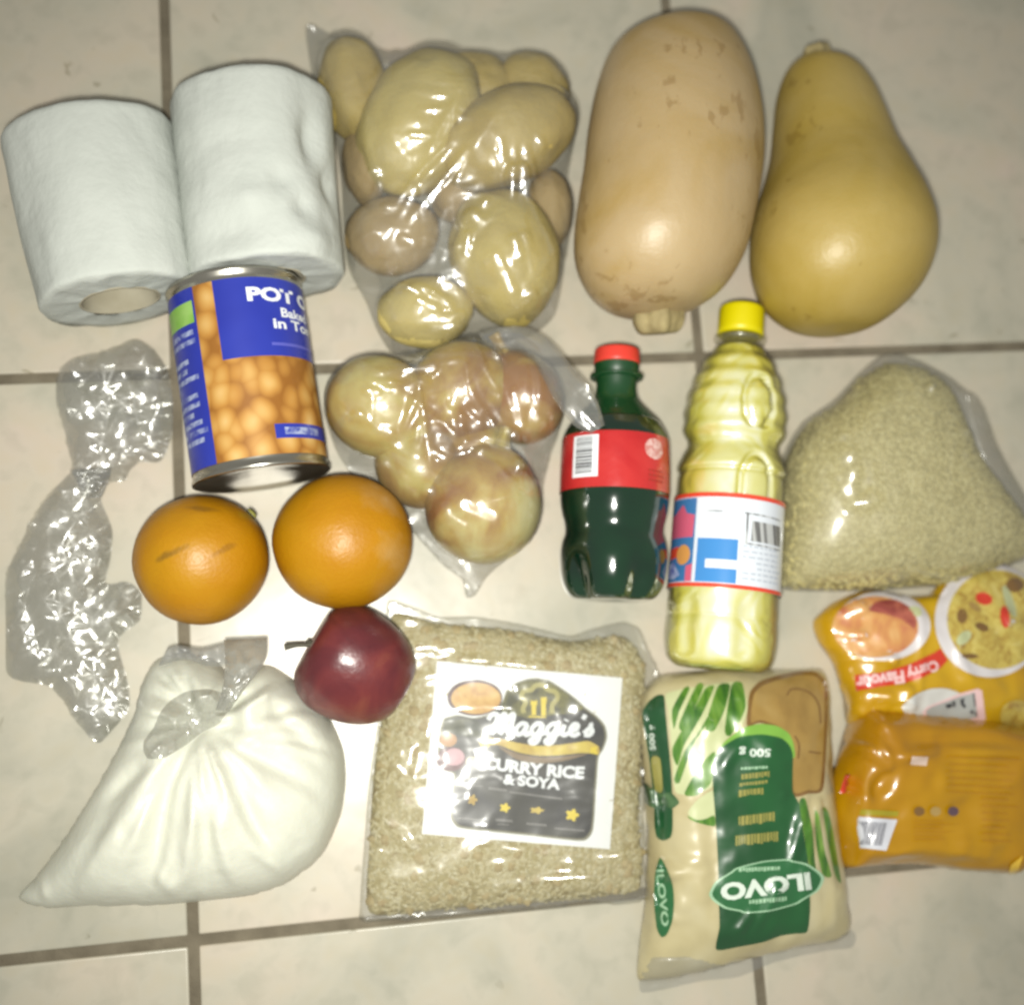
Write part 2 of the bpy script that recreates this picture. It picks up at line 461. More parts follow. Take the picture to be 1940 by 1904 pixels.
# ================================================================== toilet rolls
PAPER = mat('tissue_paper', (0.62, 0.66, 0.66), rough=0.95, spec=0.1, bump=(50, 2, 0.0012), bump2=(260, 2, 0.0004), var=(40, 3, 0.5, [(0.3, (0.46, 0.485, 0.45)), (0.7, (0.50, 0.525, 0.49))]))
tone(PAPER, 0.99)
BOARD = mat('core_cardboard', (0.36, 0.33, 0.24), rough=0.9, spec=0.1, var=(60, 3, 0.3, [(0.3, (0.32, 0.29, 0.21)), (0.7, (0.4, 0.37, 0.28))]))
def toilet_roll(label, top, bot, R, seed, dents, wide=1.0, hole=(0.019, 0.018)):
    zc = R * 0.97
    A = P(top[0], top[1], zc); B = P(bot[0], bot[1], zc)
    t = thing('toilet_roll', label, 'toilet roll', (((A+B)/2).x, ((A+B)/2).y, 0), 'toilet rolls')
    ax = (B - A).normalized(); side = ax.cross(Vector((0, 0, 1))).normalized()
    L = (B - A).length; seg = 96; vs = []; fs = []; rings = []
    ts = [0.0, 0.0, 0.01, 0.03] + [0.03 + 0.94*k/44 for k in range(1, 45)] + [0.985, 1.0, 1.0, 1.0, 1.0]
    rad = [0.45, 0.93, 0.97, 0.995] + [1.0]*44 + [0.995, 0.975, 0.85, 0.65, 0.50]
    for i, (u, rr) in enumerate(zip(ts, rad)):
        for k in range(seg):
            th = 2*math.pi*k/seg
            squash = 1 + (wide - 1) * (1 - u)**1.2
            d = 0.0
            for (du, dth, amp, wu, wth) in dents:
                dd = ((th - math.radians(dth) + math.pi) % (2*math.pi)) - math.pi
                d -= amp * math.exp(-((u - du)/wu)**2 - (dd/wth)**2)
            n = mnoise.noise(Vector((math.cos(th)*1.6 + seed, math.sin(th)*1.6, u*2.2)))
            n2 = mnoise.noise(Vector((math.cos(th)*5 + seed*2, math.sin(th)*5, u*5)))
            r = (R + d*min(1, rr) + 0.0016*n + 0.0005*n2) * rr
            x = r*math.sin(th)*squash; z = r*math.cos(th)*0.97
            z = max(z, -zc + 0.0004)
            e = 0.0
            if u >= 1.0 and rr < 0.98: e = 0.0015*mnoise.noise(Vector((th*3, rr*9, seed)))
            if u <= 0.0: e = 0.002*mnoise.noise(Vector((th*2, rr*9, seed)))
            vs.append(A + ax*(u*L + e) + side*x + Vector((0, 0, z)))
    n = len(ts)
    for i in range(n - 1):
        for k in range(seg):
            k2 = (k+1) % seg; fs.append([i*seg+k, i*seg+k2, (i+1)*seg+k2, (i+1)*seg+k])
    mesh_obj('paper', vs, fs, PAPER, t)
    # the cardboard tube inside, open at both ends
    vs = []; fs = []
    for (u, rr) in ((0.002, 0.47), (0.5, 0.47), (0.999, 0.47), (1.003, 0.47), (1.003, 0.50), (0.99, 0.51)):
        for k in range(48):
            th = 2*math.pi*k/48
            vs.append(A + ax*(u*L) + side*(R*rr*math.sin(th)) + Vector((0, 0, R*rr*0.92*math.cos(th))))
    for i in range(5):
        for k in range(48):
            k2 = (k+1) % 48; fs.append([i*48+k, (i+1)*48+k, (i+1)*48+k2, i*48+k2])
    mesh_obj('core_tube', vs, fs, BOARD, t)
    return t, A, B, side, ax, L
toilet_roll('white toilet roll at the left edge with its hollow core showing', (168, 256), (228, 570), 0.0405, 3.0,
            [(0.55, 50, 0.0015, 0.2, 0.4), (0.3, -30, 0.0016, 0.3, 0.3)], wide=1.09)
toilet_roll('rumpled white toilet roll between the other roll and the potato bag', (476, 190), (506, 530), 0.0405, 8.0,
            [(0.36, -48, 0.006, 0.16, 0.20), (0.56, -66, 0.005, 0.12, 0.2), (0.60, -18, 0.0030, 0.07, 0.16), (0.74, -34, 0.0035, 0.06, 0.14), (0.86, 22, 0.0035, 0.09, 0.45), (0.70, 6, -0.0025, 0.06, 0.2), (0.40, 20, 0.0016, 0.08, 0.5), (0.9, -40, -0.0025, 0.06, 0.3)], wide=1.04)

# ================================================================== butternut squashes
def squash_skin(name, base, alt, dark, spots):
    m = mat(name, base, rough=0.44, spec=0.5, sss=0.12, bump=(60, 3, 0.0006), bump2=(420, 2, 0.00012),
            var=(14, 4, 0.6, [(0.3, dark), (0.48, base), (0.7, alt)]))
    N, L = nt(m); b = N['Principled BSDF']; src = b.inputs['Base Color'].links[0].from_socket
    tc = N.new('ShaderNodeTexCoord')
    mp = N.new('ShaderNodeMapping'); mp.inputs['Scale'].default_value = (1.5, 0.8, 1); L.new(tc.outputs['Object'], mp.inputs[0])
    n = N.new('ShaderNodeTexNoise'); n.inputs['Scale'].default_value = 105; n.inputs['Detail'].default_value = 3; n.inputs['Distortion'].default_value = 0.25
    L.new(mp.outputs[0], n.inputs[0])
    n2 = N.new('ShaderNodeTexNoise'); n2.inputs['Scale'].default_value = 24; L.new(tc.outputs['Object'], n2.inputs[0])
    mu = N.new('ShaderNodeMath'); mu.operation = 'MULTIPLY'; L.new(n.outputs[0], mu.inputs[0]); L.new(n2.outputs[0], mu.inputs[1])
    r = N.new('ShaderNodeValToRGB'); r.color_ramp.elements[0].position = spots; r.color_ramp.elements[0].color = (0, 0, 0, 1)
    r.color_ramp.elements[1].position = spots + 0.05; r.color_ramp.elements[1].color = (1, 1, 1, 1)
    L.new(mu.outputs[0], r.inputs[0])
    mx = N.new('ShaderNodeMix'); mx.data_type = 'RGBA'; mx.inputs[7].default_value = (dark[0]*0.62, dark[1]*0.55, dark[2]*0.5, 1)
    sc = N.new('ShaderNodeMath'); sc.operation = 'MULTIPLY'; sc.inputs[1].default_value = 0.5; L.new(r.outputs[0], sc.inputs[0])
    L.new(sc.outputs[0], mx.inputs[0]); L.new(src, mx.inputs[6]); L.new(mx.outputs[2], b.inputs['Base Color'])
    return m
STEM = mat('squash_stem', (0.30, 0.24, 0.11), rough=0.8, var=(90, 3, 0.5, [(0.3, (0.2, 0.16, 0.07)), (0.7, (0.38, 0.31, 0.15))]), bump=(160, 3, 0.0015))
def squash(label, rows, skin, zf, seed, pxm=3700.0, flat=1.0, wid=1.045):
    """rows: (x_left, x_right, y) of the silhouette read along the fruit"""
    rows = [((a+b)/2 - (b-a)/2*wid, (a+b)/2 + (b-a)/2*wid, y) for a, b, y in rows]
    Rmax = max((r[1]-r[0])/2 for r in rows) / pxm
    pts = []
    big = max(range(len(rows)), key=lambda i: rows[i][1] - rows[i][0])
    for i, (xl, xr, y) in enumerate(rows):
        r = (xr - xl)/2 / pxm; k = zf if i < big else 0.12
        if i < 3: r3 = (rows[3][1] - rows[3][0])/2 / pxm; k *= 1.0
        zc = max(Rmax*flat*(1-k) + max(r, ((rows[3][1]-rows[3][0])/2/pxm if i < 3 else 0))*flat*k, 0.004)
        pts.append((P((xl+xr)/2, y, zc), r))
    pts2 = smooth_open([Vector((*p, r)) for p, r in pts], 4)
    base = P((rows[0][0]+rows[0][1])/2, rows[len(rows)//2][2], 0)
    t = thing('butternut_squash', label, 'squash', (base.x, base.y, 0), 'butternut squashes')
    seg = 64; vs = []; fs = []
    for i, q in enumerate(pts2):
        c = q.xyz; r = q[3]
        d = (pts2[min(i+1, len(pts2)-1)].xyz - pts2[max(i-1, 0)].xyz); d.z = 0; d.normalize()
        s = Vector((d.y, -d.x, 0))
        s = Vector((1, 0, 0)) * (1 if s.x > 0 else -1)
        for k in range(seg):
            th = 2*math.pi*k/seg
            n = mnoise.noise(Vector((math.cos(th)*0.9 + seed, math.sin(th)*0.9, i*0.035)))
            rr = r * (1 + 0.018*n)
            p = c + s*(rr*math.sin(th)) + Vector((0, 0, max(rr*flat*math.cos(th), -c.z + 0.0006)))
            vs.append(p)
    for i in range(len(pts2) - 1):
        for k in range(seg):
            k2 = (k+1) % seg; fs.append([i*seg+k, i*seg+k2, (i+1)*seg+k2, (i+1)*seg+k])
    fs.append(list(range(seg))); fs.append(list(reversed(range((len(pts2)-1)*seg, len(pts2)*seg))))
    o = mesh_obj('body', vs, fs, skin, t)
    bm = bmesh.new(); bm.from_mesh(o.data); bmesh.ops.recalc_face_normals(bm, faces=bm.faces); bm.to_mesh(o.data); bm.free()
    return t, pts2
SK1 = squash_skin('pale_squash_skin', (0.375, 0.275, 0.140), (0.415, 0.315, 0.175), (0.335, 0.228, 0.075), 0.345)
SK2 = squash_skin('yellow_squash_skin', (0.36, 0.26, 0.062), (0.40, 0.30, 0.10), (0.315, 0.22, 0.030), 0.40)
s1, q1 = squash('thick barrel shaped pale butternut squash with stub stem, left of the pear shaped one',
    [(1270, 1294, 50), (1222, 1340, 55), (1182, 1378, 74), (1145, 1408, 100), (1121, 1436, 160), (1106, 1451, 235), (1098, 1453, 310), (1088, 1444, 375), (1082, 1432, 430), (1086, 1414, 490), (1112, 1380, 545), (1150, 1335, 578), (1195, 1290, 592), (1225, 1262, 596), (1240, 1246, 598)], SK1, 0.35, 1.0)
s2, q2 = squash('yellow pear shaped butternut squash at the top right',
    [(1525, 1556, 112), (1500, 1590, 118), (1478, 1630, 140), (1462, 1662, 182), (1456, 1685, 235), (1450, 1706, 290), (1436, 1734, 345), (1420, 1760, 400), (1415, 1775, 455), (1420, 1770, 510), (1440, 1745, 560), (1478, 1700, 600), (1525, 1655, 622), (1570, 1610, 628), (1584, 1596, 630)], SK2, 0.75, 4.0)
def ribs(t, th, r): return r * (1 + 0.10*math.cos(5*th) + 0.04*math.cos(11*th + 1))
lathe('stem', P(1243, 574, 0.040), P(1246, 634, 0.036), [(0.0, 0.0130), (0.3, 0.0135), (0.6, 0.0135), (0.85, 0.0118), (0.97, 0.0095), (1.0, 0.006)], STEM, s1, mod=ribs)
_b2 = q2[0].xyz; _d2 = (P(1534, 90, _b2.z) - P(1546, 130, _b2.z)).normalized()
lathe('stem', _b2 - _d2*0.004 + Vector((0, 0, 0.004)), _b2 + _d2*0.0055 + Vector((0, 0, 0.006)), [(0.0, 0.0105), (0.45, 0.0078), (0.8, 0.0068), (0.95, 0.0055), (1.0, 0.003)], STEM, s2, mod=ribs)

# ================================================================== fruit
def lumpy(name, c, axes, rot, seed, amp, m, parent=None, nu=40, nv=26, tip=None, freq=1.3, eyes=0):
    vs = []; fs = []; rr_ = random.Random(int(seed*100)); eye = []
    for _ in range(eyes):
        e = Vector((rr_.gauss(0, 1), rr_.gauss(0, 1), abs(rr_.gauss(0, 0.8)))).normalized(); eye.append((e, rr_.uniform(0.02, 0.05), rr_.uniform(0.10, 0.2)))
    R = rot if isinstance(rot, Matrix) else Matrix.Rotation(math.radians(rot), 3, 'Z')
    for i in range(nv + 1):
        ph = math.pi*i/nv
        for k in range(nu):
            th = 2*math.pi*k/nu
            d = Vector((math.sin(ph)*math.cos(th), math.sin(ph)*math.sin(th), math.cos(ph)))
            n = mnoise.noise(d*freq + Vector((seed*3.1, seed*1.7, seed))) + 0.4*mnoise.noise(d*freq*2.5 + Vector((seed, seed*5, 0)))
            r = 1 + amp*n
            for e, dp, wd in eye: r -= dp*math.exp(-((d - e).length/wd)**2)
            if tip: r = tip(d, r)
            vs.append(Vector(c) + R @ Vector((d.x*axes[0]*r, d.y*axes[1]*r, d.z*axes[2]*r)))
    for i in range(nv):
        for k in range(nu):
            k2 = (k+1) % nu; fs.append([i*nu+k, (i+1)*nu+k, (i+1)*nu+k2, i*nu+k2])
    zmin = min(v.z for v in vs)
    o = mesh_obj(name, vs, fs, m, parent)
    bm = bmesh.new(); bm.from_mesh(o.data); bmesh.ops.remove_doubles(bm, verts=bm.verts, dist=1e-6); bmesh.ops.recalc_face_normals(bm, faces=bm.faces)
    bm.to_mesh(o.data); bm.free()
    return o
def orange_skin(name, scars, dull):
    m = mat(name, (0.58, 0.225, 0.003), rough=0.44, spec=0.42, sss=0.08, bump=(520, 2, 0.00022), bump2=(50, 2, 0.0006),
            var=(20, 3, 0.4, [(0.3, (0.355, 0.15, 0.0008)), (0.5, (0.405, 0.178, 0.001)), (0.72, (0.425, 0.205, 0.0015))]))
    N, L = nt(m); b = N['Principled BSDF']; src = b.inputs['Base Color'].links[0].from_socket
    geo = N.new('ShaderNodeNewGeometry')
    wob = N.new('ShaderNodeTexNoise'); wob.inputs['Scale'].default_value = 120; wob.inputs['Detail'].default_value = 3; L.new(geo.outputs['Position'], wob.inputs[0])
    def blot(src, c, rad, stretch, col, str_, soft):
        mp = N.new('ShaderNodeMapping'); mp.vector_type = 'TEXTURE'; mp.inputs['Location'].default_value = c
        mp.inputs['Rotation'].default_value = (0, 0, math.radians(stretch[1])); mp.inputs['Scale'].default_value = (rad*stretch[0], rad, rad*3)
        L.new(geo.outputs['Position'], mp.inputs[0])
        ln = N.new('ShaderNodeVectorMath'); ln.operation = 'LENGTH'; L.new(mp.outputs[0], ln.inputs[0])
        ad = N.new('ShaderNodeMath'); ad.operation = 'MULTIPLY_ADD'; L.new(wob.outputs[0], ad.inputs[0]); ad.inputs[1].default_value = 2.2; L.new(ln.outputs['Value'], ad.inputs[2])
        r = N.new('ShaderNodeMapRange'); r.inputs[1].default_value = 2.1 - soft; r.inputs[2].default_value = 2.1; r.inputs[3].default_value = str_; r.inputs[4].default_value = 0
        L.new(ad.outputs[0], r.inputs[0])
        mx = N.new('ShaderNodeMix'); mx.data_type = 'RGBA'; mx.inputs[7].default_value = (*col, 1)
        L.new(r.outputs[0], mx.inputs[0]); L.new(src, mx.inputs[6]); return mx.outputs[2]
    tone(m, 0.88)
    for c, rad, st, col, s_, soft in scars: src = blot(src, c, rad, st, col, s_, soft)
    L.new(src, b.inputs['Base Color'])
    return m
O1 = P(382, 1060, 0.034); O2 = P(650, 1026, 0.036)
def on_ball(px, py, C, R):
    d = ray(px, py); oc = CAM_LOC - C; b_ = oc.dot(d); q = b_*b_ - (oc.length_squared - R*R)
    return CAM_LOC + d*(-b_ - math.sqrt(max(q, 0)))
BRN = (0.20, 0.10, 0.006); GRN = (0.34, 0.27, 0.02); DUL = (0.40, 0.23, 0.07)
M_O1 = orange_skin('orange_peel', [(tuple(on_ball(318, 1052, O1, .0334)), 0.0022, (5.0, 20), BRN, 0.95, 0.7), (tuple(on_ball(378, 962, O1, .0334)), 0.0020, (6.0, -8), (0.22, 0.10, 0.004), 0.9, 0.7),
                                   (tuple(on_ball(425, 1040, O1, .0334)), 0.0018, (6.0, 25), (0.25, 0.11, 0.004), 0.85, 0.7), (tuple(on_ball(478, 975, O1, .0334)), 0.0065, (1.2, -40), GRN, 0.75, 1.1)], None)
M_O2 = orange_skin('dull_patched_orange_peel', [(tuple(on_ball(742, 1045, O2, .0355)), 0.010, (1.2, 80), DUL, 0.75, 1.2), (tuple(on_ball(725, 945, O2, .0355)), 0.010, (1.5, -45), DUL, 0.75, 1.3)], None)
def orange_tip(d, r): return r
a1 = thing('orange', 'orange scratched across its peel, on the left of the two', 'orange', (O1.x, O1.y, 0), 'oranges')
lumpy('peel', O1, (0.0334, 0.0332, 0.0336), 0, 2.0, 0.022, M_O1, a1, 56, 36)
a2 = thing('orange', 'orange with dull patches, touching the red apple', 'orange', (O2.x, O2.y, 0), 'oranges')
lumpy('peel', O2, (0.0360, 0.0350, 0.0355), 0, 7.0, 0.02, M_O2, a2, 56, 36)
SCAR = mat('stem_scar', (0.24, 0.23, 0.05), rough=0.8)
c = on_ball(478, 972, O1, 0.0334); n = (c - O1).normalized()
lathe('stem_button', c - n*0.0006, c + n*0.0011, [(0, 0.0032), (0.6, 0.0028), (1.0, 0.0013)], SCAR, a1, seg=14)
# apple: lathe about its own axis
AP = P(674, 1262, 0.0305)
apple_m = mat('red_apple_skin', (0.22, 0.03, 0.03), rough=0.33, spec=0.5, sss=0.05, coat=0.15, coat_rough=0.25,
              var=(34, 6, 0.9, [(0.28, (0.065, 0.012, 0.017)), (0.46, (0.105, 0.018, 0.022)), (0.58, (0.135, 0.024, 0.025)), (0.72, (0.20, 0.055, 0.033))]), bump=(300, 2, 0.0002), bump2=(40, 2, 0.0008))
tone(apple_m, 0.95, 0.95, 0.92)
ap = thing('apple', 'dark red apple lying on its side with its stem pointing left', 'apple', (AP.x, AP.y, 0))
axd = Vector((-0.84, 0.54, 0.08)).normalized()
ap_prof = [(0.165, 0.0008), (0.135, 0.0035), (0.09, 0.0075), (0.062, 0.0125), (0.072, 0.0187), (0.145, 0.0248), (0.27, 0.0290), (0.42, 0.0300), (0.56, 0.0293), (0.70, 0.0270), (0.83, 0.0230), (0.93, 0.0175), (0.978, 0.0115), (0.965, 0.0058), (0.93, 0.0005)]
def ap_mod(t, th, r): return r*(1 + 0.008*math.cos(5*th)*t + 0.02*math.cos(2*th + 0.6) + 0.012*math.cos(3*th+2))
HL = 0.0296
lathe('flesh', AP + axd*HL, AP - axd*HL, ap_prof, apple_m, ap, seg=64, mod=ap_mod)
APSTEM = mat('apple_stalk', (0.07, 0.065, 0.045), rough=0.8)
st_pts = smooth_open([AP + axd*HL*0.66, AP + axd*HL*0.90 + Vector((-0.001, 0, 0.001)), P(590, 1221, 0.036), P(562, 1222, 0.037), P(539, 1226, 0.037)], 6)
def tube(name, pts, rad, m, parent, seg=10):
    vs = []; fs = []
    for i, p in enumerate(pts):
        d = (pts[min(i+1, len(pts)-1)] - pts[max(i-1, 0)]).normalized(); s = d.cross(Vector((0, 0, 1))).normalized(); u = s.cross(d)
        r = rad(i/(len(pts)-1)) if callable(rad) else rad
        for k in range(seg):
            th = 2*math.pi*k/seg; vs.append(p + s*(r*math.cos(th)) + u*(r*math.sin(th)))
    for i in range(len(pts)-1):
        for k in range(seg):
            k2 = (k+1) % seg; fs.append([i*seg+k, i*seg+k2, (i+1)*seg+k2, (i+1)*seg+k])
    fs.append(list(reversed(range(seg)))); fs.append(list(range((len(pts)-1)*seg, len(pts)*seg)))
    return mesh_obj(name, vs, fs, m, parent)
tube('stalk', st_pts, lambda t: 0.0011 + 0.0007*max(0, t-0.75)*4, APSTEM, ap)

# ================================================================== the can of beans
RC = 0.0350
CA = P(444, 548, RC); CB = P(497, 908, RC); AX = Axis(CA, CB, RC)
can = thing('food_can', 'blue labelled can of baked beans lying above the scratched orange', 'can', (((CA+CB)/2).x, ((CA+CB)/2).y, 0))
TIN = mat('tinplate', (0.52, 0.50, 0.44), rough=0.26, metal=1.0, bump=(70, 2, 0.0004))
BLUE = mat('blue_can_print', (0.018, 0.030, 0.30), rough=0.34, spec=0.5, var=(25, 2, 0.3, [(0.3, (0.016, 0.026, 0.27)), (0.7, (0.024, 0.04, 0.34))]))
WHITE = mat('white_print', (0.72, 0.75, 0.78), rough=0.4)
PALEBLUE = mat('pale_blue_print', (0.22, 0.27, 0.48), rough=0.4, var=(220, 3, 0.5, [(0.35, (0.05, 0.07, 0.32)), (0.6, (0.32, 0.37, 0.55))]))
CGREEN = mat('green_can_print', (0.20, 0.42, 0.06), rough=0.4, var=(90, 2, 0.4, [(0.35, (0.17, 0.38, 0.05)), (0.65, (0.27, 0.46, 0.12))]))
def bean_print():
    m = mat('printed_beans', (0.5, 0.27, 0.06), rough=0.36)
    N, L = nt(m); b = N['Principled BSDF']; tc = N.new('ShaderNodeTexCoord')
    mp = N.new('ShaderNodeMapping'); mp.inputs['Scale'].default_value = (1.0, 0.86, 1.0); L.new(tc.outputs['Object'], mp.inputs[0])
    wn = N.new('ShaderNodeTexNoise'); wn.inputs['Scale'].default_value = 60; L.new(mp.outputs[0], wn.inputs[0])
    sc = N.new('ShaderNodeVectorMath'); sc.operation = 'SCALE'; sc.inputs[3].default_value = 0.005; L.new(wn.outputs['Color'], sc.inputs[0])
    ad = N.new('ShaderNodeVectorMath'); ad.operation = 'ADD'; L.new(mp.outputs[0], ad.inputs[0]); L.new(sc.outputs[0], ad.inputs[1])
    v = N.new('ShaderNodeTexVoronoi'); v.inputs['Scale'].default_value = 95; v.inputs['Randomness'].default_value = 0.85; L.new(ad.outputs[0], v.inputs[0])
    r = N.new('ShaderNodeValToRGB'); e = r.color_ramp.elements
    for p_, c_ in ((0.28, (0.52, 0.32, 0.105)), (0.5, (0.42, 0.215, 0.05)), ): e.new(p_).color = (*c_, 1)
    e[0].color = (0.60, 0.42, 0.19, 1); e[-1].position = 0.72; e[-1].color = (0.26, 0.11, 0.02, 1)
    L.new(v.outputs['Distance'], r.inputs[0])
    hs = N.new('ShaderNodeMix'); hs.data_type = 'RGBA'; hs.blend_type = 'MULTIPLY'; hs.inputs[0].default_value = 0.5
    r2 = N.new('ShaderNodeValToRGB'); r2.color_ramp.elements[0].color = (0.85, 0.72, 0.45, 1); r2.color_ramp.elements[1].color = (1.0, 0.95, 0.85, 1)
    L.new(v.outputs['Color'], r2.inputs[0]); L.new(r.outputs[0], hs.inputs[6]); L.new(r2.outputs[0], hs.inputs[7]); L.new(hs.outputs[2], b.inputs['Base Color'])
    return m
BEANS = bean_print()
lathe('shell', CA, CB, [(0.0, 0.030), (0.004, 0.0325), (0.0, RC*0.985), (0.004, RC*1.012), (0.022, RC*1.012), (0.030, RC*0.985), (0.05, RC*0.985), (0.95, RC*0.985), (0.972, RC*0.985), (0.98, RC*1.012), (0.996, RC*1.012), (1.0, RC*0.985), (0.992, RC*0.93), (0.985, RC*0.90), (0.988, RC*0.6), (0.985, RC*0.1)], TIN, can, seg=96, sub=1)
T0, T1 = 0.062, 0.945
lab = wrap('label', -180, 180, T0, T1, AX.map(-0.0003), BEANS, can, 96, 4)
def S(s): return T0 + (T1 - T0)*s
mp1 = AX.map(-0.0001); mp2 = AX.map(0.00005); mp3 = AX.map(0.00015)
wrap('blue_panel', -17.5, 120, S(0), S(0.45), mp1, BLUE, lab, 40, 8)
wrap('blue_strip', -125, -36, S(0), S(1), mp1, BLUE, lab, 30, 8)
wrap('blue_band', 16, 120, S(0.835), S(0.915), mp1, BLUE, lab, 30, 3)
wrap('green_mark', -82, -38, S(0.075), S(0.20), mp2, CGREEN, lab, 16, 3)
def can_text(s, th, t, dth, dt, bold, mapper, m, name='lettering'):
    v, f = text_tris(s, bold)
    xs = [a[0] for a in v]; ys = [a[1] for a in v]
    return mesh_obj(name, [mapper(th + dth*(x-min(xs))/(max(xs)-min(xs)), S(t + dt*(1-(y-min(ys))/(max(ys)-min(ys))))) for x, y in v], [list(reversed(k)) for k in f], m, lab, smooth=False)
can_text("POT O'", 9, 0.055, 75, 0.085, 0.045, mp3, WHITE)
can_text('Baked Beans', 37, 0.17, 75, 0.055, 0.03, mp3, WHITE)
can_text('in Tomato', 28, 0.235, 80, 0.06, 0.03, mp3, WHITE)
wrap('fine_print', 24, 100, S(0.375), S(0.392), mp2, mat('violet_print', (0.09, 0.10, 0.45), rough=.4), lab, 16, 1)
random.seed(5)
for k in range(13):
    t0 = 0.235 + k*0.05
    if k in (2, 6): continue
    wrap('fine_print', -84 + random.random()*4, -46 + random.random()*7 - (12 if k in (3, 4, 9) else 0), S(t0), S(t0 + 0.028), mp2, PALEBLUE, lab, 10, 1)
wrap('fine_print', 24, 62, S(0.855), S(0.895), mp2, PALEBLUE, lab, 10, 1)

# ================================================================== bags of potatoes and onions
POT = [mat('potato_skin_%d' % k, c1, rough=0.62, spec=0.3, sss=0.06, var=(22, 4, 0.6, [(0.3, c0), (0.5, c1), (0.72, c2)]), bump=(90, 3, 0.0010), bump2=(400, 2, 0.0003))
       for k, (c0, c1, c2) in enumerate([((0.34, 0.25, 0.065), (0.41, 0.31, 0.085), (0.46, 0.36, 0.13)), ((0.29, 0.205, 0.085), (0.37, 0.27, 0.12), (0.42, 0.32, 0.16)), ((0.40, 0.31, 0.085), (0.48, 0.385, 0.115), (0.53, 0.44, 0.17))])]
def obstacle(F, ell):
    o = np.full(F.X.shape, F.base)
    for c, (a, b, cc), ang in ell:
        ca, sa = math.cos(math.radians(ang)), math.sin(math.radians(ang))
        dx = F.X - c.x; dy = F.Y - c.y; u = (dx*ca + dy*sa)/a; v = (-dx*sa + dy*ca)/b
        q = 1 - u*u - v*v
        o = np.maximum(o, np.where(q > 0, c.z + cc*np.sqrt(np.maximum(q, 0)), F.base))
    return o
def px_ell(cx, cy, rx, ry, ang, zc, c):     # semi-axes in photograph pixels -> metres at that height
    s = 3560.0
    return (P(cx, cy, zc), (rx/s, ry/s, c), ang)
pots = [  # cx, cy, rx, ry, angle, z centre, half height, skin, label
    (672, 172, 70, 112, 10, 0.027, 0.022, 0, 'small potato in the top left corner of the clear bag'),
    (690, 318, 44, 78, 3, 0.021, 0.018, 1, 'brownish potato wedged along the left side of the potato bag'),
    (898, 166, 92, 66, -5, 0.021, 0.019, 0, 'potato peeping out between the two big ones at the top of the bag'),
    (798, 236, 112, 160, -30, 0.035, 0.030, 2, 'big smooth potato in the upper middle of the clear bag'),
    (958, 262, 150, 88, 24, 0.043, 0.028, 0, 'kidney shaped potato lying uppermost at the right of the bag'),
    (1010, 162, 78, 58, -25, 0.022, 0.019, 0, 'potato under the top right edge of the clear bag'),
    (955, 486, 108, 138, 10, 0.033, 0.0300, 2, 'largest potato at the lower right of the clear bag'),
    (745, 448, 94, 76, 10, 0.025, 0.022, 1, 'dull brown potato at the left of the clear bag'),
    (806, 592, 94, 70, 5, 0.024, 0.022, 2, 'small potato at the bottom of the clear bag beside the onions'),
    (1040, 395, 48, 78, 0, 0.021, 0.018, 1, 'half hidden potato at the right side of the clear bag'),
    (868, 372, 62, 54, 0, 0.020, 0.017, 1, 'potato in the dark gap at the centre of the clear bag'),
]
ells = []
for k, (cx, cy, rx, ry, ang, zc, hc, sk, lb) in enumerate(pots):
    c, ax3, a = px_ell(cx, cy, rx, ry, ang, zc, hc); ells.append((c, (ax3[0]*1.06, ax3[1]*1.06, hc*1.05 + 0.0006), a))
    o = lumpy('potato', c, ax3, a, k*2.3 + 1, 0.085, POT[sk], None, 48, 32, None, 1.15, 9)
    tag(o, lb, 'potato', 'potatoes in the clear bag')
FILM = film('clear_bag_film', tint=0.91, rough=0.17, haze=0.05, refl=2.0)
pb_out = outline([(578, 22), (622, 36), (680, 66), (728, 96), (790, 101), (850, 94), (915, 104), (975, 114), (1035, 128), (1072, 180), (1084, 260), (1082, 350), (1084, 430), (1072, 520), (1058, 585), (1015, 622), (960, 632), (905, 640), (860, 655), (800, 664), (745, 655), (716, 612), (694, 556), (660, 490), (650, 410), (646, 330), (634, 250), (606, 180), (588, 110)], 0.016)
F = Field(pb_out, 0.0011); F.membrane(obstacle(F, ells), 3500)
free = np.clip((F.z - obstacle(F, ells)) / 0.004, 0, 1)
F.z = F.z + (ridged(F.X*55, F.Y*55, 4) - 0.35) * 0.0030 * free * F.fade(0.01) + (ridged(F.X*40 + 9, F.Y*110, 8) - 0.4)*0.0009*F.fade(0.01)
for a, b, amp, w in [((745, 395), (850, 300), 0.0035, 0.0016), ((965, 310), (985, 420), 0.003, 0.0018), ((985, 320), (1010, 430), 0.003, 0.0016), ((880, 470), (960, 400), 0.0015, 0.002), ((760, 530), (860, 580), 0.003, 0.0015), ((960, 560), (905, 470), 0.0012, 0.002),
                     ((780, 180), (930, 190), 0.0012, 0.0018), ((790, 196), (940, 204), 0.0012, 0.0016), ((775, 212), (920, 214), 0.001, 0.0016), ((600, 60), (720, 105), 0.002, 0.002), ((975, 430), (1010, 520), 0.0015, 0.0016)]:
    F.crease(a, b, amp, w*1.15, 0.045)
F.folds(34, 0.0030, 3).folds(55, 0.0016, 9).folds(30, 0.0028, 21, 8, (0.35, 1.3), 1.1)
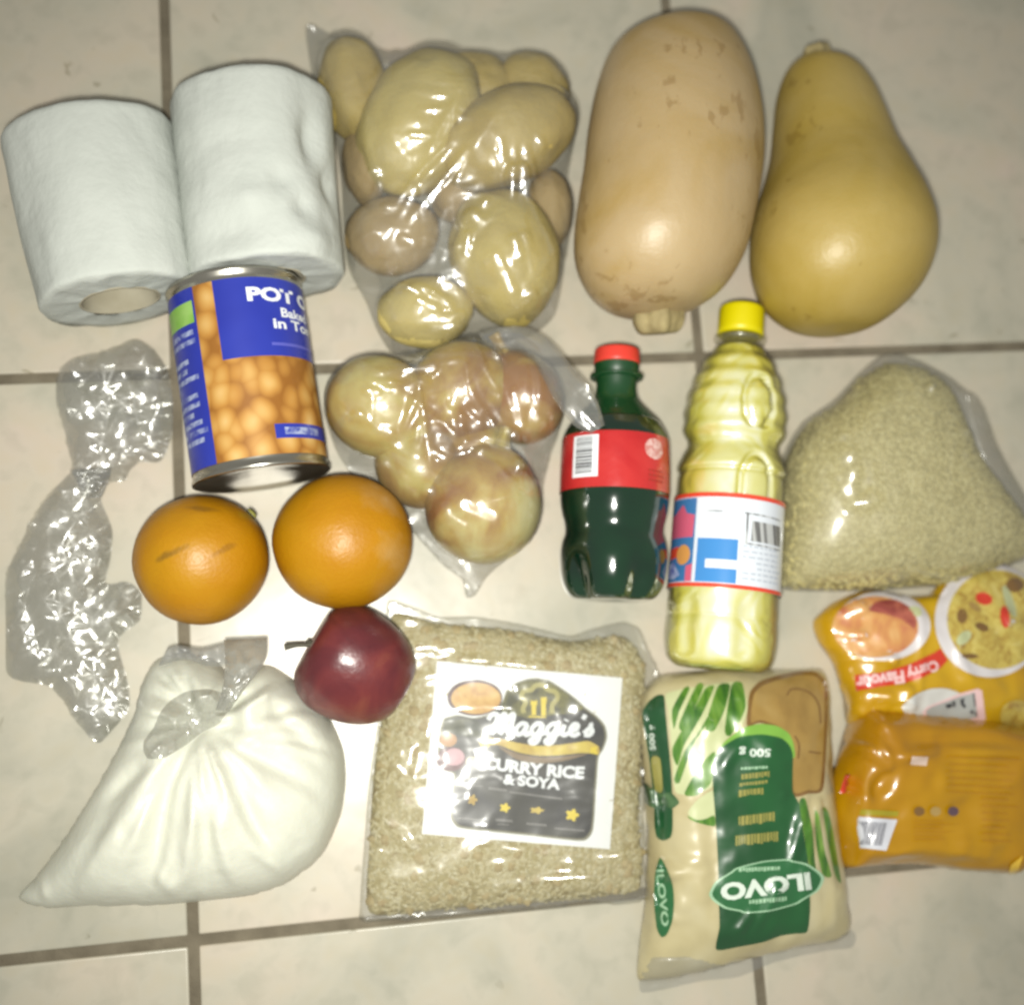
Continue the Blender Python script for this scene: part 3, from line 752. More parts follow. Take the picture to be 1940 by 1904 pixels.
F.facets(Z(1100, 0, 1.4645), [(640, 1180, 950, 870, .0012), (1130, 780, 1150, 880, .0016), (1260, 820, 1300, 940, .0018), (1190, 920, 1250, 940, .002), (1200, 950, 1210, 1200, .0012), (1250, 950, 1310, 1240, .0016), (1260, 1310, 1310, 1480, .0016), (1210, 1330, 1240, 1400, .0018), (1110, 1420, 1200, 1590, .0022), (1210, 1640, 1300, 1610, .0016),
    (990, 1190, 1060, 1240, .002), (960, 1300, 950, 1390, .0012), (1020, 1150, 1060, 1110, .001), (560, 1550, 860, 1680, .0009), (690, 1650, 780, 1690, .0015), (690, 1750, 900, 1750, .0022), (780, 1790, 880, 1800, .002), (510, 1140, 590, 1140, .0013), (600, 1310, 650, 1330, .0015), (700, 520, 960, 545, .0008), (690, 600, 930, 600, .0008), (640, 740, 800, 750, .0008), (95, 150, 125, 185, .0012), (440, 940, 510, 950, .0012), (470, 1000, 480, 1060, .001), (1480, 1240, 1510, 1300, .0015), (1320, 740, 1350, 780, .0015), (940, 1760, 1050, 1740, .0014)])
F.z = np.maximum(F.z, np.where(F.m, obstacle(F, ells) + 0.0005, 0))
pb = thing('plastic_bag', 'clear plastic bag full of potatoes at the top', 'bag', (P(860, 350, 0).x, P(860, 350, 0).y, 0), 'clear bags of vegetables')
bag_sheet('film', F, FILM, pb, 0.0014)

ONI = mat('onion_skin', (0.45, 0.32, 0.11), rough=0.36, spec=0.5, sss=0.1, coat=0.3, coat_rough=0.2, var=(26, 4, 0.8, [(0.36, (0.27, 0.12, 0.022)), (0.48, (0.42, 0.26, 0.055)), (0.58, (0.50, 0.38, 0.11)), (0.75, (0.55, 0.46, 0.18))]), bump=(120, 3, 0.0005))
ONI2 = mat('pale_onion_skin', (0.60, 0.52, 0.20), rough=0.34, spec=0.5, sss=0.1, coat=0.3, coat_rough=0.2, var=(24, 4, 0.8, [(0.36, (0.28, 0.12, 0.022)), (0.47, (0.44, 0.30, 0.07)), (0.57, (0.53, 0.45, 0.16)), (0.75, (0.56, 0.52, 0.24))]), bump=(120, 3, 0.0005))
ONI3 = mat('brown_onion_skin', (0.4, 0.2, 0.07), rough=0.4, spec=0.5, coat=0.25, coat_rough=0.2, var=(20, 4, 0.8, [(0.34, (0.23, 0.10, 0.02)), (0.48, (0.36, 0.20, 0.045)), (0.6, (0.46, 0.33, 0.10)), (0.8, (0.52, 0.44, 0.17))]), bump=(120, 3, 0.0005))
tone(ONI3, 0.95, 1.08, 1.0); tone(ONI, 0.97, 1.05, 1.0)
def onion(label, cx, cy, rx, ry, zc, hc, axis_deg, m, seed):
    c, ax3, a = px_ell(cx, cy, rx, ry, axis_deg, zc, hc)
    t = thing('onion', label, 'onion', (c.x, c.y, 0), 'onions in the clear bag')
    def tip(d, r): return r * (1 + 0.16*max(0, d.x - 0.72)**1.0*2.0 - 0.05*max(0, -d.x - 0.8)*3)
    lumpy('bulb', c, ax3, a, seed, 0.02, m, t, 44, 30, tip)
    dv = Vector((math.cos(math.radians(a)), math.sin(math.radians(a)), 0.1)).normalized()
    q = c + dv*ax3[0]*1.02
    lathe('dry_neck', q, q + dv*0.012, [(0, 0.0062), (0.3, 0.0042), (0.7, 0.0030), (1.0, 0.0036)], ONI3, t, seg=16, mod=lambda t, th, r: r*(1 + 0.25*math.cos(3*th) + 0.1*math.cos(7*th)))
    return (c, (ax3[0]*1.05, ax3[1]*1.03, hc*1.03 + 0.0008), a)
oe = [onion('brownish onion at the left of the onion bag, next to the can', 722, 772, 108, 98, 0.030, 0.0275, -25, ONI, 2.0),
      onion('onion in the middle of the onion bag', 874, 742, 104, 94, 0.031, 0.027, 200, ONI, 5.0),
      onion('pale greenish onion at the right of the onion bag, next to the green bottle', 990, 756, 92, 78, 0.029, 0.026, 110, ONI2, 9.0),
      onion('large shiny onion at the bottom point of the onion bag', 915, 960, 112, 110, 0.034, 0.032, 70, ONI2, 12.0),
      onion('brown onion pressed into the lower left of the onion bag', 796, 884, 92, 80, 0.025, 0.022, -40, ONI3, 15.0),
      onion('small onion low in the gap at the middle of the onion bag', 896, 850, 66, 60, 0.021, 0.019, 30, ONI3, 18.0)]
ob_out = outline([(648, 700), (690, 668), (745, 658), (810, 648), (865, 624), (920, 618), (975, 630), (1020, 660), (1050, 700), (1062, 760), (1062, 820), (1045, 870), (1036, 920), (1030, 985), (995, 1035), (950, 1068), (925, 1092), (905, 1125), (888, 1128), (880, 1095), (845, 1068), (805, 1025), (760, 975), (712, 920), (664, 888), (634, 840), (612, 770), (622, 728)], 0.014)
F = Field(ob_out, 0.0011); ob = obstacle(F, oe); F.membrane(ob, 3500)
free = np.clip((F.z - ob) / 0.004, 0, 1)
F.z = F.z + (ridged(F.X*60, F.Y*60, 14) - 0.35)*0.0036*free*F.fade(0.01) + (ridged(F.X*70 + F.Y*70, F.Y*40 - F.X*40, 18) - 0.4)*0.0012*F.fade(0.01)
for a, b, amp, w in [((690, 900), (815, 1035), 0.004, 0.0016), ((700, 720), (835, 705), 0.004, 0.0022), ((690, 735), (800, 745), 0.003, 0.0016), ((800, 730), (760, 830), 0.003, 0.002), ((990, 690), (985, 830), 0.003, 0.0022), ((1010, 690), (1020, 800), 0.002, 0.0018), ((730, 860), (850, 940), 0.003, 0.0018), ((860, 770), (880, 860), 0.0025, 0.002), ((900, 830), (1000, 860), 0.0025, 0.002), ((985, 870), (960, 990), 0.0015, 0.0018), ((840, 640), (1000, 655), 0.004, 0.002), ((780, 880), (790, 800), 0.002, 0.002)]:
    F.crease(a, b, amp, w*1.15, 0.045)
F.folds(36, 0.0034, 43).folds(60, 0.0018, 49).folds(30, 0.003, 61, 8, (0.35, 1.3), -0.8)
F.facets(Z(1150, 1150, 1.6167), [(470, 420, 760, 370, .0024), (600, 500, 690, 460, .002), (430, 740, 500, 760, .002), (1260, 540, 1290, 720, .0026), (1340, 570, 1390, 680, .0026), (730, 850, 900, 960, .0014), (330, 960, 560, 1180, .0010), (560, 1180, 800, 1390, .0013), (960, 1200, 1120, 1270, .0036), (850, 1240, 960, 1320, .002), (870, 640, 920, 490, .0013), (1040, 890, 1070, 870, .0012), (1240, 1050, 1290, 950, .0012), (480, 945, 520, 965, .0015), (380, 510, 430, 520, .0016), (920, 860, 960, 850, .0014), (1100, 300, 1160, 310, .0016), (700, 300, 1000, 300, .0012), (1420, 970, 1460, 920, .0014), (740, 1110, 800, 1140, .0014), (1240, 780, 1260, 770, .0014), (1340, 1060, 1370, 1070, .0014), (320, 650, 340, 660, .0014), (1000, 620, 1050, 660, .0014), (600, 1080, 720, 1170, .001)])
F.z = np.maximum(F.z, np.where(F.m, ob + 0.0005, 0))
nb = thing('plastic_bag', 'clear plastic bag of onions with its mouth flopped onto the green bottle', 'bag', (P(860, 850, 0).x, P(860, 850, 0).y, 0), 'clear bags of vegetables')
bag_sheet('film', F, FILM, nb, 0.0014)
FILM2 = film('doubled_bag_film', tint=0.86, rough=0.18, haze=0.07, refl=2.4, bumps=((45, 1, 0.0035), (110, 1, 0.0006)))
def ribbon_film(name, left, right, m, parent, zf, amp=0.003, nu=30, nv=12, seed=1, two=0.004):
    """a strip of loose film between two edges (photograph pixels), doubled over"""
    l = smooth_open([Vector((*p, 0)) for p in left], 8); r = smooth_open([Vector((*p, 0)) for p in right], 8)
    def pick(q, t): x = t*(len(q)-1); i = min(int(x), len(q)-2); return q[i].lerp(q[i+1], x-i)
    vs = []; fs = []
    for layer in (0, 1):
        for i in range(nu+1):
            a = pick(l, i/nu); b = pick(r, i/nu)
            for j in range(nv+1):
                q = a.lerp(b, j/nv); z = zf(i/nu, j/nv)
                w = math.sin(math.pi*j/nv)**0.5
                n = float(ridged(np.array(j*0.45 + seed), np.array(i*0.22 + seed*3), seed))
                z = z + (two*w if layer == 0 else -0.3*two*w) + (n - 0.4)*amp*w
                vs.append(P(q.x, q.y, max(z, 0.0012)))
    n0 = (nu+1)*(nv+1)
    for layer in (0, 1):
        for i in range(nu):
            for j in range(nv):
                k = layer*n0 + i*(nv+1)+j; f_ = [k, k+1, k+nv+2, k+nv+1]
                fs.append(f_ if layer == 0 else f_[::-1])
    return mesh_obj(name, vs, fs, m, parent)
ribbon_film('mouth', [(905, 628), (985, 618), (1040, 645), (1092, 705), (1128, 752), (1146, 805)], [(930, 672), (985, 668), (1020, 702), (1052, 760), (1085, 805), (1120, 822)], FILM2, nb, lambda u, v: 0.030 + 0.036*min(1, u*1.5), seed=3)

# ================================================================== bottles
GREENP = mat('dark_green_bottle', (0.006, 0.055, 0.020), rough=0.10, spec=0.5, coat=1.0, coat_rough=0.10, var=(30, 2, 0.3, [(0.3, (0.0015, 0.014, 0.007)), (0.7, (0.004, 0.032, 0.012))]), bump=(60, 2, 0.0004))
def tinted(name, col, rough=0.06, dcol=None, dfac=0.25, refl=1.0, bumps=()):
    m = film(name, 1.0, rough, dfac, refl, bumps, dcol or col)
    for n in m.node_tree.nodes:
        if n.type == 'BSDF_TRANSPARENT': n.inputs[0].default_value = (*col, 1)
    return m
GREENT = tinted('clear_green_bottle', (0.03, 0.26, 0.09), 0.07, (0.01, 0.12, 0.03), 0.35)
REDCAP = mat('red_cap', (0.62, 0.045, 0.03), rough=0.38)
REDLAB = mat('red_label', (0.60, 0.030, 0.028), rough=0.24, spec=0.5, coat=0.4, coat_rough=0.12, var=(30, 3, 0.5, [(0.3, (0.50, 0.02, 0.022)), (0.7, (0.66, 0.05, 0.045))]), bump=(45, 3, 0.0012))
tone(REDLAB, 0.78)
BLACK = mat('black_print', (0.02, 0.02, 0.025), rough=0.4)
Zb = Z(2050, 1100, 1.269)
def zrow(l, r, y):
    a = Zb(l, y); b = Zb(r, y); return ((a[0]+b[0])/2, a[1], (b[0]-a[0])/2)
def bottle_prof(rows, zc, top, bot, pxm):
    y0 = top[1]; y1 = bot[1]; out = []
    for l, r, y in rows:
        cx, cy, hw = zrow(l, r, y); out.append(((cy - y0)/(y1 - y0), hw/pxm))
    return out
RB = 0.0302
b_top = Zb(335, 270); b_bot = Zb(312, 1462); GA = P(*b_top, RB); GB = P(*b_bot, RB)
gb = thing('soda_bottle', 'small dark green soda bottle with red cap and red label', 'bottle', (((GA+GB)/2).x, ((GA+GB)/2).y, 0), 'bottles')
pxm = 3420.0
prof = bottle_prof([(224, 440, 340), (228, 440, 372), (236, 438, 395), (240, 436, 420), (244, 436, 470), (228, 446, 520), (188, 490, 570), (132, 545, 625), (96, 572, 680), (84, 582, 720), (80, 584, 780), (78, 586, 860), (77, 586, 960), (76, 584, 1000), (84, 576, 1060), (100, 565, 1120), (100, 562, 1160), (80, 566, 1200), (66, 568, 1250), (64, 564, 1300), (72, 558, 1360), (90, 545, 1410), (118, 515, 1448), (160, 470, 1462), (250, 380, 1452)], RB, b_top, b_bot, pxm)
def petal(t, th, r):
    k = max(0.0, (t - 0.80)/0.20)
    g = 0.5 - 0.5*math.cos(5*(th + 0.3)); lobe = (1 - 0.17*min(1, k*1.6)*(1-g)**3)
    return r*lobe
iT = [i for i, p in enumerate(prof) if p[0] < 0.31][-1]
lathe('body', GA, GB, prof[iT:], GREENP, gb, seg=80, mod=petal)
lathe('neck', GA, GB, prof[:iT+1], GREENT, gb, seg=64, caps=False)
fill = [(t, r*0.93) for t, r in prof[:iT+2] if t > 0.20]
lathe('drink', GA, GB, [(fill[0][0], 0.002)] + fill, mat('dark_drink', (0.004, 0.03, 0.010), rough=0.1), gb, seg=48, sub=2)
GAX = Axis(GA, GB, 0.0282)
def rprof(pr):
    T = [p[0] for p in pr]; R_ = [p[1] for p in pr]
    return lambda t: float(np.interp(t, T, R_))
grp = rprof(prof)
def cap(name, A, B, t0, t1, r, m, parent, knurl=60):
    o = lathe(name, A, B, [(t0 - 0.0005, r*0.3), (t0, r*0.86), (t0 + (t1-t0)*0.05, r*0.96), (t0 + (t1-t0)*0.14, r), (t1 - (t1-t0)*0.2, r*1.01), (t1, r*1.02), (t1, r*0.9)], m, parent, seg=knurl*2, sub=1,
              mod=lambda t, th, rr: rr*(1 - 0.018*(0.5 + 0.5*math.cos(knurl*th))) if t > t0 + (t1-t0)*0.1 else rr)
    return o
cap('cap', GA, GB, 0.0, 0.062, 0.0126, REDCAP, gb)
lathe('neck_ring', GA, GB, [(0.108, 0.0110), (0.110, 0.0148), (0.118, 0.0148), (0.121, 0.0110)], GREENT, gb, sub=1)
def ty(y): return (y - 270)/(1462 - 270)
gl = wrap('label', -180, 180, ty(714), ty(972), GAX.map(0.0004, grp), REDLAB, gb, 96, 10)
wrap('barcode_panel', -47, -17, ty(733), ty(925), GAX.map(0.0007, grp), WHITE, gl, 12, 6)
random.seed(2)
t_ = 742
vs = []
bc = GAX.map(0.0009, grp)
while t_ < 905:
    w = random.choice([3, 4, 6, 9]); vs.append([(-43, ty(t_)), (-23, ty(t_)), (-23, ty(t_ + w)), (-43, ty(t_ + w))]); t_ += w + random.choice([3, 4, 6])
bars('barcode', vs, bc, BLACK, gl, 4)
rc = GAX.map(0.0007, grp)
v, f = tri_fill([Vector((44 + 13*math.cos(a), 0.0 + 13*math.sin(a))) for a in np.linspace(0, 2*math.pi, 24, endpoint=False)], 5)
mesh_obj('round_mark', [rc(a[0], ty(785) + a[1]*0.0031) for a in v], [list(reversed(k)) for k in f], mat('pale_pink_print', (0.62, 0.36, 0.33), rough=0.4, var=(400, 2, .4, [(0.4, (0.5, 0.2, 0.18)), (0.6, (0.66, 0.45, 0.42))])), gl)
random.seed(9)
vs = []
for row in range(3):
    y = 880 + row*22; x = 36
    while x < 58:
        w = random.uniform(2, 4.5); vs.append([(x, ty(y)), (x+w, ty(y)), (x+w, ty(y+11)), (x, ty(y+11))]); x += w + 1.6
bars('fine_print', vs, rc, mat('dark_red_print', (0.30, 0.03, 0.02), rough=.4), gl, 1)

# oil
RO = 0.0312
o_top = Zb(930, 68); o_bot = Zb(818, 1792); OA = P(*o_top, RO); OB = P(*o_bot, RO)
oil = thing('oil_bottle', 'clear bottle of yellow cooking oil with a yellow cap', 'bottle', (((OA+OB)/2).x, ((OA+OB)/2).y, 0), 'bottles')
rows = [(838, 1018, 215), (842, 1014, 250), (820, 1035, 275), (770, 1068, 320), (735, 1090, 365), (705, 1112, 420), (672, 1128, 490), (650, 1137, 570), (645, 1138, 650), (652, 1132, 705), (672, 1112, 748), (668, 1108, 775), (640, 1112, 810), (616, 1126, 855), (612, 1132, 880), (626, 1122, 897), (618, 1124, 915), (610, 1120, 960), (604, 1114, 1010), (600, 1110, 1060), (592, 1102, 1230), (580, 1096, 1400), (572, 1090, 1450), (566, 1090, 1540), (566, 1084, 1560), (560, 1086, 1590), (556, 1086, 1660), (566, 1080, 1720), (590, 1060, 1765), (640, 1010, 1790), (720, 930, 1786)]
oprof = bottle_prof(rows, RO, o_top, o_bot, 3430.0)
def oil_mod(t, th, r):
    y = 68 + t*(1792 - 68)
    thd = ((th + math.pi) % (2*math.pi)) - math.pi
    # panels pressed into the upper bottle and the flutes near the base
    if 1450 < y < 1740: r *= 1 - 0.05*max(0, math.cos(6*th + 0.5))**2*min(1, (y-1450)/60)
    if 440 < y < 700:
        u = (thd + 0.18)/0.34; v_ = (y - 575)/125
        d = math.hypot(u, v_); r -= 0.0030*math.exp(-((d - 1)/0.14)**2) - 0.0006*max(0, 1-d)
    if 800 < y < 1030:
        u = (thd + 0.18)/0.33; v_ = (y - 950)/125
        d = max(abs(u), abs(v_)) if v_ > 0 else math.hypot(u, v_); r -= 0.0028*math.exp(-((d - 1)/0.14)**2)
    r += 0.00045*math.sin(y*0.075) * (1 if y < 760 else 0)
    return r
OILP = tinted('clear_bottle_plastic', (0.97, 0.97, 0.93), 0.10, (0.9, 0.9, 0.8), 0.02, 1.8, ((60, 2, 0.0012),))
def oil_material():
    m = bpy.data.materials.new('cooking_oil_painted_glow'); m.use_nodes = True
    N, L = nt(m); N.remove(N['Principled BSDF'])
    tr = N.new('ShaderNodeBsdfTransparent'); tr.inputs[0].default_value = (0.97, 0.93, 0.32, 1)
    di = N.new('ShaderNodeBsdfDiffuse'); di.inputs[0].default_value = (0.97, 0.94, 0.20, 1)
    g1 = N.new('ShaderNodeBsdfGlossy'); g1.inputs['Roughness'].default_value = 0.30; g1.inputs[0].default_value = (1, 1, 0.85, 1)
    g2 = N.new('ShaderNodeBsdfGlossy'); g2.inputs['Roughness'].default_value = 0.12
    tc = N.new('ShaderNodeTexCoord'); n = N.new('ShaderNodeTexNoise'); n.inputs['Scale'].default_value = 40; n.inputs['Detail'].default_value = 1.0; n.inputs['Distortion'].default_value = 1.5
    L.new(tc.outputs['Object'], n.inputs[0])
    bu = N.new('ShaderNodeBump'); bu.inputs['Distance'].default_value = 0.0036; L.new(n.outputs[0], bu.inputs['Height'])
    for k in (g1, g2): L.new(bu.outputs[0], k.inputs['Normal'])
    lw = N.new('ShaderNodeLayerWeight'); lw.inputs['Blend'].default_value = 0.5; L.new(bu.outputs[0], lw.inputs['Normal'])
    glow_ramp = N.new('ShaderNodeValToRGB'); e_ = glow_ramp.color_ramp.elements; e_.new(0.22); e_.new(0.45)  # light glow painted into the oil colour: near white facing, dark olive at edges
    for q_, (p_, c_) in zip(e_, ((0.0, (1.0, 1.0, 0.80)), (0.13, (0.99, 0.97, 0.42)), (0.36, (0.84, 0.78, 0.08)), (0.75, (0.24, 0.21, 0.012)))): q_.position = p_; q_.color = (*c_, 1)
    L.new(lw.outputs['Facing'], glow_ramp.inputs[0]); L.new(glow_ramp.outputs[0], di.inputs[0])
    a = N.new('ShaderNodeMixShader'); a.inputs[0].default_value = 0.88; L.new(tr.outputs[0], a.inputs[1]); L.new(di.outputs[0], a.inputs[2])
    c = N.new('ShaderNodeMixShader'); c.inputs[0].default_value = 0.22; L.new(a.outputs[0], c.inputs[1]); L.new(g1.outputs[0], c.inputs[2])
    e = N.new('ShaderNodeMixShader'); e.inputs[0].default_value = 0.12; L.new(c.outputs[0], e.inputs[1]); L.new(g2.outputs[0], e.inputs[2])
    L.new(e.outputs[0], N['Material Output'].inputs['Surface'])
    return m
lathe('body', OA, OB, oprof, OILP, oil, seg=128, mod=oil_mod)
inner = [(t, r*0.955) for t, r in oprof if t > 0.112]
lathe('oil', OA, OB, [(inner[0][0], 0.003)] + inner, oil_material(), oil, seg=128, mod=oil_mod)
cap('cap', OA, OB, 0.0, 0.083, 0.0128, mat('yellow_cap', (0.60, 0.52, 0.0), rough=0.4), oil)
lathe('neck_ring', OA, OB, [(0.090, 0.0105), (0.0915, 0.0146), (0.100, 0.0146), (0.103, 0.0105)], OILP, oil, sub=1)
OAX = Axis(OA, OB, 0.029); orp = rprof(oprof)
def oy(y): return (y - 68)/(1792 - 68)
OLAB = mat('oil_label_paper', (0.62, 0.66, 0.72), rough=0.22, spec=0.6, coat=0.5, coat_rough=0.10, bump=(30, 2, 0.0008))
OBLUE = mat('oil_label_blue', (0.05, 0.22, 0.52), rough=0.22, coat=0.5, coat_rough=0.10)
ORED = mat('oil_label_red', (0.62, 0.06, 0.03), rough=0.25, coat=0.5, coat_rough=0.1)
OPINK = mat('oil_label_pink', (0.55, 0.10, 0.17), rough=0.25, coat=0.5, coat_rough=0.1)
OGREY = mat('oil_label_grey', (0.24, 0.25, 0.25), rough=0.3, var=(500, 1, 0.1, [(0.42, (0.12, 0.12, 0.12)), (0.58, (0.42, 0.43, 0.43))], (1, 0.02, 0.05)))
ol = wrap('label', -180, 180, oy(1018), oy(1442), OAX.map(0.0005, orp), OLAB, oil, 96, 14)
l1 = OAX.map(0.0008, orp); l2 = OAX.map(0.0010, orp); l3 = OAX.map(0.0012, orp)
wrap('red_band', -180, 180, oy(1018), oy(1038), l1, ORED, ol, 96, 2)
wrap('red_band', -180, 180, oy(1424), oy(1442), l1, ORED, ol, 96, 2)
wrap('blue_block', -100, -34, oy(1042), oy(1420), l1, mat('oil_label_dark_blue', (0.045, 0.16, 0.36), rough=0.25, coat=.5), ol, 24, 10)
wrap('blue_block', -30, 11, oy(1225), oy(1420), l1, OBLUE, ol, 20, 8)
def lab_poly(name, pts, mp_, m):
    v, f = tri_fill(densify(pts, 4), 4)
    return mesh_obj(name, [mp_(a[0], oy(a[1]*10)) for a in v], [list(reversed(k)) for k in f], m, ol)
lab_poly('star_mark', [(-80, 112), (-66, 111), (-52, 107), (-46, 111), (-35, 112), (-36, 122), (-80, 122)], l2, OPINK)
lab_poly('flag_mark', [(-75, 127), (-55, 126), (-55, 131), (-75, 132)], l2, ORED)
lab_poly('medal_mark', [(-47 + 10*math.cos(a), 130 + 4.6*math.sin(a)) for a in np.linspace(0, 6.28, 20, endpoint=False)], l3, mat('oil_label_gold', (0.55, 0.26, 0.07), rough=.3))
lab_poly('pink_bar', [(-42, 135), (-34, 134), (-34, 142), (-42, 142)], l2, OPINK)
lab_poly('pale_mark', [(-78, 134), (-62, 133), (-50, 139), (-60, 141), (-78, 140)], l2, PALEBLUE)
wrap('barcode', 24, 66, oy(1135), oy(1225), l1, OGREY, ol, 16, 4)
wrap('cross_mark', -20, 30, oy(1318), oy(1358), l2, OLAB, ol, 14, 2)
FAINT = mat('faint_print', (0.42, 0.46, 0.52), rough=0.4)
random.seed(4); vs = []
for row in range(7):
    y = 1245 + row*24; x = 16
    while x < 62:
        w = random.uniform(3, 8); vs.append([(x, oy(y)), (x+w, oy(y)), (x+w, oy(y+9)), (x, oy(y+9))]); x += w + 2
bars('fine_print', vs, l1, FAINT, ol, 2)
bars('fine_print', [[(-22, oy(1100)), (-6, oy(1100)), (-6, oy(1106)), (-22, oy(1106))], [(16, oy(1100)), (66, oy(1104)), (66, oy(1110)), (16, oy(1106))], [(18, oy(1106)), (20, oy(1106)), (20, oy(1236)), (18, oy(1236))], [(18, oy(1234)), (66, oy(1238)), (66, oy(1244)), (18, oy(1240))]], l1, OGREY, ol, 4)

# ================================================================== bag of rice
RICE = mat('rice_grains', (0.50, 0.45, 0.22), rough=0.7, spec=0.3, var=(260, 3, 0.5, [(0.28, (0.42, 0.38, 0.17)), (0.45, (0.50, 0.455, 0.215)), (0.6, (0.54, 0.495, 0.245)), (0.75, (0.58, 0.54, 0.30))]), bump=(330, 2, 0.0012), bump2=(40, 2, 0.002))
tone(RICE, 0.86, 0.83, 0.72)
rb_out = outline([(1672, 672), (1705, 668), (1740, 684), (1800, 720), (1812, 738), (1848, 742), (1860, 790), (1882, 860), (1928, 930), (1962, 985), (1968, 1050), (1900, 1078), (1800, 1108), (1640, 1118), (1500, 1116), (1482, 1085), (1482, 990), (1490, 870), (1530, 795), (1590, 752), (1635, 705)], 0.010)
F = Field(rb_out); F.pillow(0.044, 0.45)
F.z += (fbm(F.X*30, F.Y*30, 5) - 0.45)*0.006*F.fade(0.015)
def grains(name, F, n, length, width, m, parent, seed, up=0.0006):
    """loose grains lying on top of the heap, one mesh"""
    rng = np.random.RandomState(seed); px = np.array([p[0] for p in F.poly]); py = np.array([p[1] for p in F.poly]); vs = []; fs = []
    X = rng.uniform(px.min(), px.max(), n*2); Y = rng.uniform(py.min(), py.max(), n*2)
    ok = inside(F.poly, X, Y); X = X[ok][:n]; Y = Y[ok][:n]; h = 0.0015
    Zc = F.at(X, Y); gx = (F.at(X + h, Y) - F.at(X - h, Y))/(2*h); gy = (F.at(X, Y + h) - F.at(X, Y - h))/(2*h)
    for x, y, z, a_, b_ in zip(X, Y, Zc, gx, gy):
        if z < 0.004: continue
        nn = Vector((-a_, -b_, 1)).normalized(); an = rng.uniform(0, math.pi)
        d = Vector((math.cos(an), math.sin(an), 0)); d = (d - nn*d.dot(nn) + nn*rng.normal()*0.12).normalized(); sd = nn.cross(d)
        L = length*rng.uniform(0.6, 1.15)/2; W = width*rng.uniform(0.8, 1.2)/2; c = Vector((x, y, z)) + nn*(up*rng.uniform(0.0, 1.0)); k = len(vs)
        vs += [c - d*L, c + d*L, c + sd*W - d*L*0.35, c + nn*W - d*L*0.2, c - sd*W - d*L*0.35, c + sd*W + d*L*0.35, c + nn*W + d*L*0.3, c - sd*W + d*L*0.35]
        fs += [[k, k+3, k+2], [k, k+4, k+3], [k+1, k+5, k+6], [k+1, k+6, k+7], [k+2, k+3, k+6, k+5], [k+3, k+4, k+7, k+6]]
    o = mesh_obj(name, vs, fs, m, parent); o['kind'] = 'stuff'; return o
rbag = thing('rice_bag', 'clear plastic bag of yellowish rice at the right edge', 'bag', (P(1700, 930, 0).x, P(1700, 930, 0).y, 0))
fill_out = outline([(1678, 692), (1730, 696), (1790, 732), (1812, 790), (1838, 860), (1895, 935), (1955, 1000), (1958, 1045), (1895, 1072), (1795, 1104), (1640, 1114), (1504, 1111), (1487, 1080), (1487, 988), (1496, 875), (1536, 802), (1594, 760), (1636, 714)], 0.010)
FR = Field(fill_out); FR.pillow(0.043, 0.42); FR.z += (fbm(FR.X*30, FR.Y*30, 5) - 0.45)*0.005*FR.fade(0.015)
bag_sheet('rice', FR, RICE, rbag, 0.0022)
GRAIN = mat('rice_grain', (0.5, 0.44, 0.22), rough=0.55, var=(420, 1, 0.0, [(0.30, (0.42, 0.36, 0.145)), (0.5, (0.50, 0.44, 0.19)), (0.7, (0.57, 0.52, 0.26))]))
grains('rice_grains', FR, 5200, 0.0052, 0.0017, GRAIN, rbag, 3)
F.z = np.maximum(F.z, FR.at(F.X, F.Y)*(F.m) + 0.0022)
F.blur(3)
for a, b, amp, w in [((1790, 760), (1775, 960), 0.0015, 0.003), ((1620, 850), (1650, 990), 0.0012, 0.004), ((1700, 680), (1760, 800), 0.002, 0.0025)]:
    F.crease(a, b, amp, w, 0.03)
F.z += (ridged(F.X*45, F.Y*20, 31) - 0.4)*0.0010*F.fade(0.01)
F.folds(22, 0.002, 33).folds(40, 0.001, 35)
F.facets(Z(2850, 1250, 1.7313), [(545, 670, 560, 700, .0012), (572, 810, 560, 1000, .0030), (565, 1010, 620, 1100, .0034), (620, 1105, 700, 1100, .0018), (735, 1050, 760, 1075, .0013), (870, 130, 895, 140, .0012), (1335, 770, 1350, 790, .0010), (1120, 340, 1110, 420, .001), (1330, 640, 1350, 640, .001), (510, 930, 515, 950, .001), (600, 900, 590, 1000, .0024)], lift=0.0020)
bag_sheet('film', F, film('rice_bag_film', 0.90, 0.17, 0.06, 1.6, ((14, 1, 0.002),)), rbag, 0.0022)

# ================================================================== flour bag
FLOUR = mat('flour_in_film', (0.64, 0.65, 0.55), rough=0.42, spec=0.4, sss=0.08, coat=0.25, coat_rough=0.22, var=(18, 3, 0.4, [(0.3, (0.55, 0.56, 0.475)), (0.7, (0.61, 0.615, 0.525))]), bump=(60, 3, 0.0008), bump2=(300, 2, 0.0002))
fb_pts = [(24, 1708), (62, 1664), (120, 1585), (180, 1490), (222, 1415), (252, 1350), (262, 1300), (288, 1252), (340, 1236), (400, 1248), (440, 1282), (480, 1262), (515, 1262), (566, 1296), (620, 1352), (650, 1420), (655, 1480), (644, 1550), (606, 1628), (530, 1682), (430, 1706), (300, 1716), (150, 1720), (70, 1724)]
fb_out = outline(fb_pts, 0.012)
F = Field(fb_out); F.pillow(0.058, 0.52)
K = P(372, 1372, 0.05)
r_ = np.hypot(F.X - K.x, F.Y - K.y); th_ = np.arctan2(F.Y - K.y, F.X - K.x)
wob = 2.2*fbm(F.X*35, F.Y*35, 6)
g = ridged(th_*3.4 + wob*0.35, r_*9, 21, 2) - 0.45
g2 = np.cos(th_*17 + wob*5)
F.z += (g*0.020*np.exp(-((r_ - 0.030)/0.042)**2) + g2*0.0022*np.exp(-(r_/0.03)**2)) * F.fade(0.014)
F.z -= 0.014*np.exp(-(r_/0.014)**2)*F.fade(0.02)
